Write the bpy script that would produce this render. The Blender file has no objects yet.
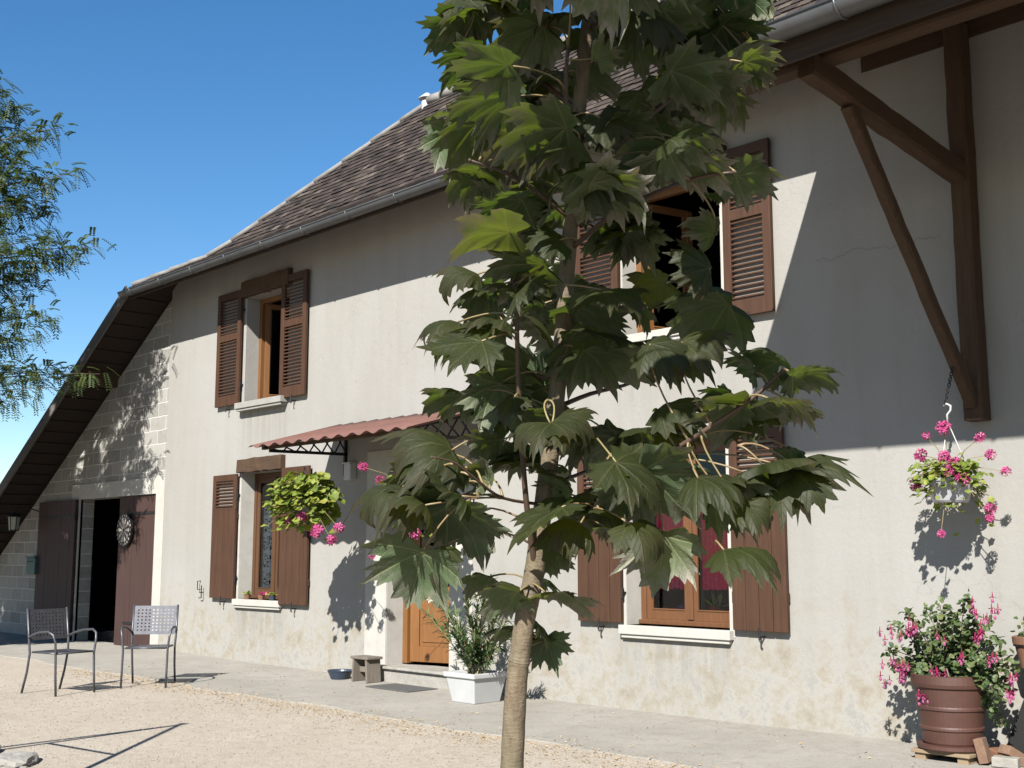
import bpy, bmesh, math, random
import numpy as np
from mathutils import Vector, Matrix
random.seed(7); rng = np.random.default_rng(7)
S = bpy.context.scene; COL = S.collection
# ------------------------------------------------------------------ camera, world, sun, exposure
F_PX, CX, CY, HZ = 1200.0, 512.0, 384.0, 172.0
PITCH = math.atan(HZ / F_PX); WALL_ANG = math.atan(1127 / math.hypot(F_PX, HZ))
EYE = Vector((0, -8.7707, 1.45))
cam = bpy.data.cameras.new('camera'); co = bpy.data.objects.new('camera', cam); COL.objects.link(co)
cam.sensor_width = 36; cam.lens = 36 * F_PX / 1024; cam.clip_start = .05; cam.clip_end = 2000
co.location = EYE; co.rotation_euler = (math.pi/2 + PITCH, 0, math.pi/2 - WALL_ANG); S.camera = co
SUN = Vector((-.52, 1, -.885)).normalized()
w = bpy.data.worlds.new('World'); S.world = w; w.use_nodes = True
nt = w.node_tree; bg = nt.nodes['Background']; sky = nt.nodes.new('ShaderNodeTexSky')
sky.sky_type = 'NISHITA'; sky.sun_disc = False; sky.sun_elevation = math.asin(-SUN.z)
sky.sun_rotation = math.atan2(-SUN.x, -SUN.y); sky.altitude = 300; sky.air_density = 1.0; sky.dust_density = 0.3; sky.ozone_density = 2.2
hs = nt.nodes.new('ShaderNodeHueSaturation'); hs.inputs['Saturation'].default_value = 1.3; nt.links.new(sky.outputs[0], hs.inputs['Color']); nt.links.new(hs.outputs[0], bg.inputs[0]); bg.inputs[1].default_value = .055
sl = bpy.data.lights.new('sun', 'SUN'); sl.energy = 5.0; sl.angle = math.radians(.5); sl.color = (1, .975, .93)
so = bpy.data.objects.new('sun', sl); COL.objects.link(so); so.rotation_euler = SUN.to_track_quat('-Z', 'Y').to_euler(); so.location = (3, -12, 12)
S.view_settings.view_transform = 'Standard'; S.view_settings.look = 'None'; S.view_settings.gamma = 1; S.view_settings.exposure = 1.5
S.render.engine = 'CYCLES'; S.cycles.max_bounces = 8; S.cycles.transparent_max_bounces = 16

# ------------------------------------------------------------------ measuring helpers: photo point -> world point at a chosen distance
fh = Vector((-math.cos(WALL_ANG), math.sin(WALL_ANG), 0)); rt = fh.cross(Vector((0, 0, 1)))
fw = fh*math.cos(PITCH) + Vector((0, 0, math.sin(PITCH))); cu = rt.cross(fw)
def ray(x, y): return fw + rt*((x-CX)/F_PX) - cu*((y-CY)/F_PX)
def at(x, y, Y=0.0): r = ray(x, y); return EYE + r*((Y-EYE.y)/r.y)
def gnd(x, y, z=0.0): r = ray(x, y); return EYE + r*((z-EYE.z)/r.z)
def dep(x, y, d): return EYE + ray(x, y)*d

# ------------------------------------------------------------------ materials
def mat(name): 
    m = bpy.data.materials.new(name); m.use_nodes = True
    return m, m.node_tree, m.node_tree.nodes['Principled BSDF']
def N(t, typ, **k):
    n = t.nodes.new(typ)
    for a, v in k.items():
        if a.startswith('i_'):
            key = a[2:]; key = int(key) if key.isdigit() else key.replace('_', ' ')
            n.inputs[key].default_value = v
        else: setattr(n, a, v)
    return n
def coords(t, scale=(1, 1, 1), kind='Object'):
    tc = N(t, 'ShaderNodeTexCoord'); mp = N(t, 'ShaderNodeMapping'); mp.inputs['Scale'].default_value = scale
    t.links.new(tc.outputs[kind], mp.inputs[0]); return mp.outputs[0]
def noise(t, v, scale, detail=5, rough=.6, dist=0):
    n = N(t, 'ShaderNodeTexNoise', i_Scale=scale, i_Detail=detail, i_Roughness=rough, i_Distortion=dist); t.links.new(v, n.inputs['Vector']); return n.outputs['Fac']
KA = .41                                                             # scales base colours down evenly, set against the exposure
def dull(c): return tuple(x*KA for x in c[:3])
def ramp(t, f, stops):
    r = N(t, 'ShaderNodeValToRGB'); e = r.color_ramp.elements
    while len(e) < len(stops): e.new(.5)
    for k, (p, c) in enumerate(stops): e[k].position = p; e[k].color = (*c, 1) if len(c) == 3 else c
    t.links.new(f, r.inputs[0]); return r.outputs[0]
def mix(t, f, a, b, mode='MIX'):
    m = N(t, 'ShaderNodeMix', data_type='RGBA', blend_type=mode)
    for sock, v in ((0, f), (6, a), (7, b)):
        if hasattr(v, 'links'): t.links.new(v, m.inputs[sock])
        else: m.inputs[sock].default_value = v if sock == 0 else (*v, 1)
    return m.outputs[2]
def math_(t, op, a, b=0.0, clamp=False):
    m = N(t, 'ShaderNodeMath', operation=op, use_clamp=clamp)
    for k, v in ((0, a), (1, b)):
        if hasattr(v, 'links'): t.links.new(v, m.inputs[k])
        else: m.inputs[k].default_value = v
    return m.outputs[0]
def bump(t, b, h, strength=.3, dist=.01):
    n = N(t, 'ShaderNodeBump', i_Strength=strength, i_Distance=dist); t.links.new(h, n.inputs['Height']); t.links.new(n.outputs[0], b.inputs['Normal'])
def simple(name, c1, c2=None, scale=8, rough=.7, metal=0, stretch=(1, 1, 1), bmp=.15, bd=.004, spec=.4):
    m, t, b = mat(name); v = coords(t, stretch); f = noise(t, v, scale)
    c1 = dull(c1); c2 = dull(c2) if c2 else tuple(x*.75 for x in c1)
    t.links.new(ramp(t, f, [(.3, c1), (.7, c2)]), b.inputs['Base Color'])
    b.inputs['Roughness'].default_value = rough; b.inputs['Metallic'].default_value = metal; b.inputs['Specular IOR Level'].default_value = spec
    if bmp: bump(t, b, noise(t, v, scale*4), bmp, bd)
    return m
def wood(name, c1, c2, axis=2, rough=.6, scale=5.0, spec=.3):
    st = [14, 14, 14]; st[axis] = .9; c1 = dull(c1); c2 = dull(c2)
    m, t, b = mat(name); v = coords(t, tuple(st)); f = noise(t, v, scale*.5, 6, .65, .4); g = noise(t, coords(t, (1, 1, 1)), 3.0)
    c = mix(t, math_(t, 'MULTIPLY', g, .55), ramp(t, f, [(.3, c1), (.72, c2)]), tuple(x*.6 for x in c1))
    t.links.new(c, b.inputs['Base Color']); b.inputs['Roughness'].default_value = rough; b.inputs['Specular IOR Level'].default_value = spec
    bump(t, b, f, .35, .004); return m
def plaster():
    m, t, b = mat('lime_plaster'); v = coords(t)
    big = noise(t, v, .55, 6, .62); mid = noise(t, v, 4.2, 9, .74, .15); fine = noise(t, v, 28, 6, .7)
    streak = noise(t, coords(t, (2.2, 2.2, .22)), 1.6, 5, .6)
    c = ramp(t, big, [(.3, (.57, .55, .51)), (.7, (.64, .625, .59))])
    c = mix(t, math_(t, 'MULTIPLY', ramp(t, streak, [(.45, (0, 0, 0)), (.75, (1, 1, 1))]), .35), c, (.47, .435, .365))
    c = mix(t, ramp(t, fine, [(.35, (.12,)*3), (.62, (0, 0, 0))]), c, (.44, .41, .34))
    sx = N(t, 'ShaderNodeSeparateXYZ'); t.links.new(v, sx.inputs[0])
    zz = math_(t, 'ADD', sx.outputs[2], math_(t, 'MULTIPLY', math_(t, 'SUBTRACT', mid, .5), 1.5))
    low = N(t, 'ShaderNodeMapRange', i_1=1.15, i_2=.35); t.links.new(zz, low.inputs[0])
    st = ramp(t, mid, [(.34, (.44, .365, .25)), (.44, (.56, .50, .39)), (.54, (.66, .64, .58)), (.62, (.50, .485, .45))])
    c = mix(t, math_(t, 'MULTIPLY', low.outputs[0], .68), c, st)
    drip = noise(t, coords(t, (9, 9, .5)), 1.2, 4, .6)
    for xa, xb, zs in ((-15.1, -13.9, .75), (-15.1, -13.9, 3.48), (-7.9, -6.55, .70), (-7.9, -6.55, 3.46)):
        def mr(sock, a, b): q = N(t, 'ShaderNodeMapRange', i_1=a, i_2=b); t.links.new(sock, q.inputs[0]); return q.outputs[0]
        k = math_(t, 'MULTIPLY', math_(t, 'MULTIPLY', mr(sx.outputs[0], xa-.15, xa+.1), mr(sx.outputs[0], xb+.15, xb-.1)), math_(t, 'MULTIPLY', mr(sx.outputs[2], zs-.75, zs-.05), math_(t, 'LESS_THAN', sx.outputs[2], zs+.04)))
        c = mix(t, math_(t, 'MULTIPLY', math_(t, 'MULTIPLY', k, ramp(t, drip, [(.38, (0, 0, 0)), (.62, (1, 1, 1))])), .5), c, (.36, .34, .30))
    lz = math_(t, 'ABSOLUTE', math_(t, 'SUBTRACT', math_(t, 'ADD', sx.outputs[2], math_(t, 'MULTIPLY', noise(t, coords(t, (1, 1, 0)), 3.0, 6, .7), .35)), 4.14))
    lx = math_(t, 'MULTIPLY', math_(t, 'GREATER_THAN', sx.outputs[0], -5.6), math_(t, 'LESS_THAN', lz, .007))
    c = mix(t, math_(t, 'MULTIPLY', math_(t, 'MULTIPLY', lx, math_(t, 'LESS_THAN', sx.outputs[0], -4.45)), .28), c, (.2, .19, .17))
    cr = N(t, 'ShaderNodeTexVoronoi', feature='DISTANCE_TO_EDGE', i_Scale=.42)
    dv = N(t, 'ShaderNodeVectorMath', operation='ADD'); nz = N(t, 'ShaderNodeTexNoise', i_Scale=1.7, i_Detail=6); t.links.new(v, nz.inputs['Vector'])
    t.links.new(v, dv.inputs[0]); t.links.new(nz.outputs['Color'], dv.inputs[1]); t.links.new(dv.outputs[0], cr.inputs['Vector'])
    c = mix(t, math_(t, 'MULTIPLY', math_(t, 'LESS_THAN', cr.outputs[0], .0014), .16), c, (.3, .28, .24))
    c = mix(t, 1.0, c, (.345, .340, .333), 'MULTIPLY'); t.links.new(c, b.inputs['Base Color']); b.inputs['Roughness'].default_value = .92; b.inputs['Specular IOR Level'].default_value = .15
    bump(t, b, math_(t, 'ADD', math_(t, 'MULTIPLY', fine, .18), mid), .4, .016); return m
def blocks():
    m, t, b = mat('concrete_block'); tc = N(t, 'ShaderNodeTexCoord'); sx = N(t, 'ShaderNodeSeparateXYZ'); cb = N(t, 'ShaderNodeCombineXYZ')
    t.links.new(tc.outputs['Object'], sx.inputs[0]); t.links.new(sx.outputs[0], cb.inputs[0]); t.links.new(sx.outputs[2], cb.inputs[1])
    br = N(t, 'ShaderNodeTexBrick', offset=.5, i_Scale=1.0, i_Mortar_Size=.011, i_Mortar_Smooth=.4, i_Bias=-.1, i_Brick_Width=.52, i_Row_Height=.215)
    br.inputs['Color1'].default_value = (.27, .255, .225, 1); br.inputs['Color2'].default_value = (.43, .41, .365, 1); br.inputs['Mortar'].default_value = (.66, .64, .59, 1)
    nz = N(t, 'ShaderNodeTexNoise', i_Scale=4.0, i_Detail=4); t.links.new(cb.outputs[0], nz.inputs['Vector'])
    va = N(t, 'ShaderNodeVectorMath', operation='SCALE'); va.inputs[3].default_value = .03; t.links.new(nz.outputs['Color'], va.inputs[0])
    vb = N(t, 'ShaderNodeVectorMath', operation='ADD'); t.links.new(cb.outputs[0], vb.inputs[0]); t.links.new(va.outputs[0], vb.inputs[1]); t.links.new(vb.outputs[0], br.inputs['Vector'])
    f = noise(t, tc.outputs['Object'], 9, 8, .7)
    c = mix(t, ramp(t, f, [(.4, (.35,)*3), (.65, (0, 0, 0))]), br.outputs[0], (.55, .53, .48))
    c = mix(t, 1.0, c, (.47, .47, .47), 'MULTIPLY'); t.links.new(c, b.inputs['Base Color']); b.inputs['Roughness'].default_value = .95
    bump(t, b, math_(t, 'ADD', br.outputs[1], math_(t, 'MULTIPLY', f, .4)), .6, -.008); return m
def gravel():
    m, t, b = mat('pea_gravel'); v = coords(t)
    vo = N(t, 'ShaderNodeTexVoronoi', i_Scale=70.0); t.links.new(v, vo.inputs['Vector'])
    vo2 = N(t, 'ShaderNodeTexVoronoi', i_Scale=28.0); t.links.new(v, vo2.inputs['Vector'])
    big = noise(t, v, .8, 6, .65); mid = noise(t, v, 6, 5, .7)
    c = mix(t, .5, ramp(t, vo.outputs['Color'], [(.0, (.30, .25, .19)), (.5, (.56, .48, .38)), (1, (.74, .68, .58))]), ramp(t, vo2.outputs['Color'], [(.0, (.34, .28, .21)), (.6, (.55, .47, .37)), (1, (.66, .6, .5))]))
    c = mix(t, .5, c, ramp(t, big, [(.3, (.46, .385, .30)), (.7, (.58, .51, .42))]))
    c = mix(t, ramp(t, mid, [(.30, (.4,)*3), (.5, (0, 0, 0))]), c, (.33, .27, .20))
    c = mix(t, 1.0, c, (.5, .5, .5), 'MULTIPLY'); t.links.new(c, b.inputs['Base Color']); b.inputs['Roughness'].default_value = .9; b.inputs['Specular IOR Level'].default_value = .2
    bump(t, b, math_(t, 'ADD', math_(t, 'MULTIPLY', vo.outputs['Distance'], -1.0), math_(t, 'MULTIPLY', mid, .8)), .5, .010); return m
def concrete():
    m, t, b = mat('old_concrete'); v = coords(t)
    big = noise(t, v, .9, 7, .65); fine = noise(t, v, 40, 6, .75); mid = noise(t, v, 5, 6, .7, .4)
    c = ramp(t, big, [(.3, (.36, .335, .29)), (.7, (.47, .44, .385))])
    c = mix(t, ramp(t, mid, [(.33, (.5,)*3), (.5, (0, 0, 0))]), c, (.29, .26, .21))
    c = mix(t, ramp(t, fine, [(.36, (.5,)*3), (.5, (0, 0, 0))]), c, (.25, .225, .18))
    c = mix(t, 1.0, c, (.51, .51, .51), 'MULTIPLY'); t.links.new(c, b.inputs['Base Color']); b.inputs['Roughness'].default_value = .95; b.inputs['Specular IOR Level'].default_value = .15
    bump(t, b, math_(t, 'ADD', mid, fine), .35, .008); return m
def attr_mat(name, stops, rough=.8, trans=0.0, nscale=14, spec=.3):
    m, t, b = mat(name); a = N(t, 'ShaderNodeAttribute', attribute_name='rnd'); f = noise(t, coords(t), nscale)
    v = math_(t, 'ADD', math_(t, 'MULTIPLY', a.outputs['Fac'], .75), math_(t, 'MULTIPLY', f, .25))
    c = ramp(t, v, [(p, dull(q)) for p, q in stops]); t.links.new(c, b.inputs['Base Color']); b.inputs['Roughness'].default_value = rough; b.inputs['Specular IOR Level'].default_value = spec
    if trans:
        tr = N(t, 'ShaderNodeBsdfTranslucent'); t.links.new(mix(t, 1.0, c, (1.5, 1.7, .7), 'MULTIPLY'), tr.inputs[0]); mx = N(t, 'ShaderNodeMixShader', i_0=trans)
        t.links.new(b.outputs[0], mx.inputs[1]); t.links.new(tr.outputs[0], mx.inputs[2]); t.links.new(mx.outputs[0], t.nodes['Material Output'].inputs[0])
    else: bump(t, b, f, .2, .004)
    return m
def maple_leaf_mat():
    m, t, b = mat('maple_leaf'); uv = N(t, 'ShaderNodeUVMap'); sx = N(t, 'ShaderNodeSeparateXYZ'); t.links.new(uv.outputs[0], sx.inputs[0])
    X, Y = sx.outputs[0], sx.outputs[1]; a = N(t, 'ShaderNodeAttribute', attribute_name='rnd'); R = a.outputs['Fac']
    ax = math_(t, 'ABSOLUTE', X); ang = math_(t, 'ARCTAN2', ax, Y); rad = math_(t, 'SQRT', math_(t, 'ADD', math_(t, 'MULTIPLY', X, X), math_(t, 'MULTIPLY', Y, Y)))
    d = None
    for va in (0, .78, 1.49):
        k = math_(t, 'MULTIPLY', math_(t, 'ABSOLUTE', math_(t, 'SUBTRACT', ang, va)), rad); d = k if d is None else math_(t, 'MINIMUM', d, k)
    vein = N(t, 'ShaderNodeMapRange', i_1=.022, i_2=.006); t.links.new(d, vein.inputs[0])
    # side veins: ribs running off the main veins
    sv = math_(t, 'SINE', math_(t, 'MULTIPLY', math_(t, 'SUBTRACT', rad, math_(t, 'MULTIPLY', d, 1.1)), 48.0)); svm = N(t, 'ShaderNodeMapRange', i_1=.86, i_2=1.0); t.links.new(sv, svm.inputs[0])
    v = coords(t); f = noise(t, v, 30, 6, .7); f2 = noise(t, v, 90, 4, .7)
    top = ramp(t, math_(t, 'ADD', math_(t, 'MULTIPLY', R, .7), math_(t, 'MULTIPLY', f, .3)), [(.2, (.062, .098, .046)), (.55, (.096, .132, .066)), (.85, (.135, .158, .080))])
    # dry, mildewed patches towards the rim of older leaves
    dry = math_(t, 'MULTIPLY', math_(t, 'ADD', math_(t, 'SUBTRACT', rad, .50), math_(t, 'MULTIPLY', math_(t, 'SUBTRACT', f, .5), 1.6)), math_(t, 'MULTIPLY', R, 2.8), True)
    top = mix(t, dry, top, (.31, .28, .25)); top = mix(t, ramp(t, f2, [(.60, (0, 0, 0)), (.72, (.55,)*3)]), top, (.17, .165, .11))
    top = mix(t, math_(t, 'MULTIPLY', vein.outputs[0], .6), top, (.22, .24, .12)); top = mix(t, math_(t, 'MULTIPLY', svm.outputs[0], .18), top, (.20, .22, .11))
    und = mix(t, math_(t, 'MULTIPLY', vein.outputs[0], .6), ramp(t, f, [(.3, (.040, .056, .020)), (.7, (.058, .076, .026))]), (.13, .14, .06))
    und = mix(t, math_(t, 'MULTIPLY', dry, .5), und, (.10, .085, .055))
    g = N(t, 'ShaderNodeNewGeometry'); c = mix(t, g.outputs['Backfacing'], mix(t, 1.0, top, (.74, .73, .72), 'MULTIPLY'), mix(t, 1.0, und, (.36, .33, .27), 'MULTIPLY'))  # undersides darkened in the colour itself to deepen their shade
    t.links.new(c, b.inputs['Base Color']); b.inputs['Roughness'].default_value = .58; b.inputs['Specular IOR Level'].default_value = .26
    bump(t, b, math_(t, 'ADD', math_(t, 'ADD', math_(t, 'MULTIPLY', vein.outputs[0], -.5), math_(t, 'MULTIPLY', svm.outputs[0], -.4)), f), .5, .004)
    tr = N(t, 'ShaderNodeBsdfTranslucent'); t.links.new(mix(t, dry, ramp(t, R, [(.2, (.085, .14, .010)), (.8, (.16, .19, .014))]), (.10, .07, .03)), tr.inputs[0])
    mx = N(t, 'ShaderNodeMixShader', i_0=.30); t.links.new(b.outputs[0], mx.inputs[1]); t.links.new(tr.outputs[0], mx.inputs[2]); t.links.new(mx.outputs[0], t.nodes['Material Output'].inputs[0]); return m
def glass():
    m, t, b = mat('window_glass'); gl = N(t, 'ShaderNodeBsdfGlossy', i_Roughness=.01); tp = N(t, 'ShaderNodeBsdfTransparent'); tp.inputs[0].default_value = (.9, .93, .92, 1)
    fr = N(t, 'ShaderNodeFresnel', i_IOR=1.5); mx = N(t, 'ShaderNodeMixShader'); t.links.new(fr.outputs[0], mx.inputs[0]); t.links.new(tp.outputs[0], mx.inputs[1]); t.links.new(gl.outputs[0], mx.inputs[2])
    t.links.new(mx.outputs[0], t.nodes['Material Output'].inputs[0]); return m
def cloth(name, c1, c2, holes=False, scale=1.0):
    c1 = dull(c1); c2 = dull(c2)
    m, t, b = mat(name); v = coords(t); f = noise(t, v, 60*scale, 4, .7); t.links.new(ramp(t, f, [(.55, c1), (.68, c2)]), b.inputs['Base Color']); b.inputs['Roughness'].default_value = .9
    if holes:
        sx = N(t, 'ShaderNodeSeparateXYZ'); t.links.new(v, sx.inputs[0]); wv = math_(t, 'SINE', math_(t, 'MULTIPLY', sx.outputs[2], 26.0)); 
        lace = math_(t, 'GREATER_THAN', math_(t, 'ADD', noise(t, v, 32, 3, .7), math_(t, 'MULTIPLY', math_(t, 'GREATER_THAN', wv, .8), .3)), .47)
        tp = N(t, 'ShaderNodeBsdfTransparent'); mx = N(t, 'ShaderNodeMixShader'); t.links.new(lace, mx.inputs[0]); t.links.new(tp.outputs[0], mx.inputs[1]); t.links.new(b.outputs[0], mx.inputs[2])
        t.links.new(mx.outputs[0], t.nodes['Material Output'].inputs[0])
    return m
M = dict(
 plaster=plaster(), block=blocks(), gravel=gravel(), concrete=concrete(), glass=glass(), leaf=maple_leaf_mat(),
 white_paint=simple('white_window_surround', (.72, .69, .62), (.62, .59, .52), 6, .85), cement=simple('cement_render', (.50, .48, .43), (.40, .385, .345), 5, .9),
 shutter=wood('shutter_wood', (.084, .036, .016), (.150, .068, .034), 2, .62), frame=wood('oak_frame', (.27, .115, .035), (.36, .165, .055), 2, .5, spec=.4),
 frame_mid=wood('walnut_frame', (.21, .090, .036), (.30, .135, .058), 2, .5), frame_dark=wood('brown_frame', (.13, .06, .028), (.20, .095, .045), 2, .5), door_wood=wood('honey_door', (.30, .12, .032), (.40, .175, .05), 2, .45, spec=.45),
 beam=wood('old_beam', (.085, .045, .022), (.155, .088, .045), 0, .85), beam_y=wood('old_beam_deep', (.085, .045, .022), (.155, .088, .045), 1, .85), beam_z=wood('old_post', (.085, .045, .022), (.155, .088, .045), 2, .85),
 garage=wood('garage_board', (.075, .036, .030), (.115, .058, .046), 2, .7), soffit=wood('soffit_board', (.06, .038, .025), (.10, .066, .043), 0, .9), fascia=wood('grey_fascia', (.17, .15, .125), (.26, .235, .20), 0, .9),
 zinc=simple('zinc', (.24, .245, .25), (.16, .165, .17), 3, .5, .55), dark=simple('shade_black', (.02, .018, .016), None, 5, .95), iron=simple('black_iron', (.02, .02, .022), (.035, .03, .028), 20, .6, .3),
 chair=simple('chair_metal', (.20, .20, .22), (.13, .13, .145), 18, .42, .55), terracotta=simple('brown_terracotta', (.135, .056, .038), (.09, .038, .026), 6, .55), clay=simple('orange_clay', (.32, .155, .085), (.24, .11, .06), 7, .8),
 white_plastic=simple('white_plastic', (.78, .78, .77), (.70, .70, .68), 6, .4, bmp=.03), grey_plastic=simple('grey_translucent_plastic', (.60, .60, .62), (.48, .48, .50), 8, .35, bmp=.05), soil=simple('potting_soil', (.045, .03, .02), (.025, .018, .012), 30, .95, bmp=.5),
 awning=simple('rust_red_sheet', (.27, .125, .095), (.20, .09, .07), 5, .75), stone=simple('pale_stone', (.55, .52, .46), (.40, .37, .32), 7, .9, bmp=.5, bd=.02), brick=simple('old_brick', (.38, .22, .13), (.22, .13, .085), 9, .9, bmp=.5, bd=.01),
 shade_tint=wood('shade_tint_board', (.035, .022, .015), (.06, .038, .026), 0, .95), ridge=simple('ridge_tile', (.42, .40, .37), (.26, .24, .22), 6, .9), bark=None, petiole=simple('petiole', (.36, .33, .12), (.38, .22, .13), 5, .5), twig=simple('red_twig', (.11, .062, .040), (.16, .10, .062), 9, .6), teal=simple('teal_box', (.05, .16, .15), None, 8, .5), greywood=wood('grey_wood', (.24, .20, .155), (.36, .31, .25), 2, .9),  # first entry: board colour darkened to paint shade under the roof
 palewood=wood('pale_wood', (.42, .30, .18), (.54, .40, .25), 0, .8), mat_=simple('rubber_mat', (.10, .10, .095), (.15, .145, .135), 60, .95, bmp=.6), blue=simple('blue_enamel', (.06, .085, .13), None, 8, .35), lace=cloth('white_lace', (.95, .95, .95), (.85, .85, .84), True), red=cloth('crimson_curtain', (1.35, .012, .17), (1.5, .4, .55)),
 pink=attr_mat('pink_petal', [(.1, (.62, .04, .22)), (.5, (.80, .10, .36)), (.9, (.85, .28, .52))], .6, .25), red_pink=attr_mat('fuchsia_petal', [(.1, (.45, .015, .10)), (.5, (.62, .05, .20)), (.9, (.70, .2, .42))], .55, .25), white_petal=attr_mat('white_petal', [(0, (.8, .79, .72)), (1, (.7, .68, .5))], .6, .2),
 geranium=attr_mat('geranium_leaf', [(.1, (.16, .23, .035)), (.5, (.29, .37, .055)), (.85, (.46, .48, .09)), (.97, (.40, .17, .05))], .55, .3), fuchsia=attr_mat('fuchsia_leaf', [(.1, (.06, .11, .035)), (.5, (.12, .18, .06)), (.9, (.23, .27, .10))], .5, .25), oleander=attr_mat('oleander_leaf', [(.1, (.07, .13, .05)), (.5, (.13, .20, .075)), (.9, (.26, .31, .13))], .55, .2),
 acacia=attr_mat('acacia_leaflet', [(.1, (.060, .095, .030)), (.5, (.115, .165, .045)), (.86, (.18, .215, .06)), (.97, (.24, .17, .03))], .55, .3), tile=attr_mat('clay_tile', [(.1, (.026, .019, .016)), (.38, (.058, .041, .033)), (.68, (.094, .068, .054)), (.95, (.20, .16, .125))], .9, 0, 25), dry=attr_mat('dry_leaf', [(0, (.45, .29, .12)), (1, (.85, .62, .34))], .9), pebble=attr_mat('pebble', [(0, (.30, .25, .19)), (.5, (.52, .45, .36)), (1, (.72, .68, .6))], .85),
)
def bark():
    m, t, b = mat('young_bark'); v = coords(t, (1, 1, .35)); f = noise(t, v, 55, 6, .7); sp = noise(t, coords(t, (1, 1, 2.4)), 70, 3, .6); g = noise(t, coords(t), 9)
    c = ramp(t, f, [(.3, (.075, .054, .034)), (.55, (.125, .096, .062)), (.75, (.16, .128, .086))]); c = mix(t, ramp(t, g, [(.4, (0, 0, 0)), (.7, (.6,)*3)]), c, (.088, .082, .050)); c = mix(t, ramp(t, sp, [(.62, (0, 0, 0)), (.7, (.7,)*3)]), c, (.05, .036, .025))
    t.links.new(c, b.inputs['Base Color']); b.inputs['Roughness'].default_value = .75; b.inputs['Specular IOR Level'].default_value = .25; bump(t, b, math_(t, 'ADD', f, sp), .6, .004); return m
M['bark'] = bark(); M['dimcloth'] = cloth('grey_blue_curtain', (.35, .40, .5), (.25, .3, .4))

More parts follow.
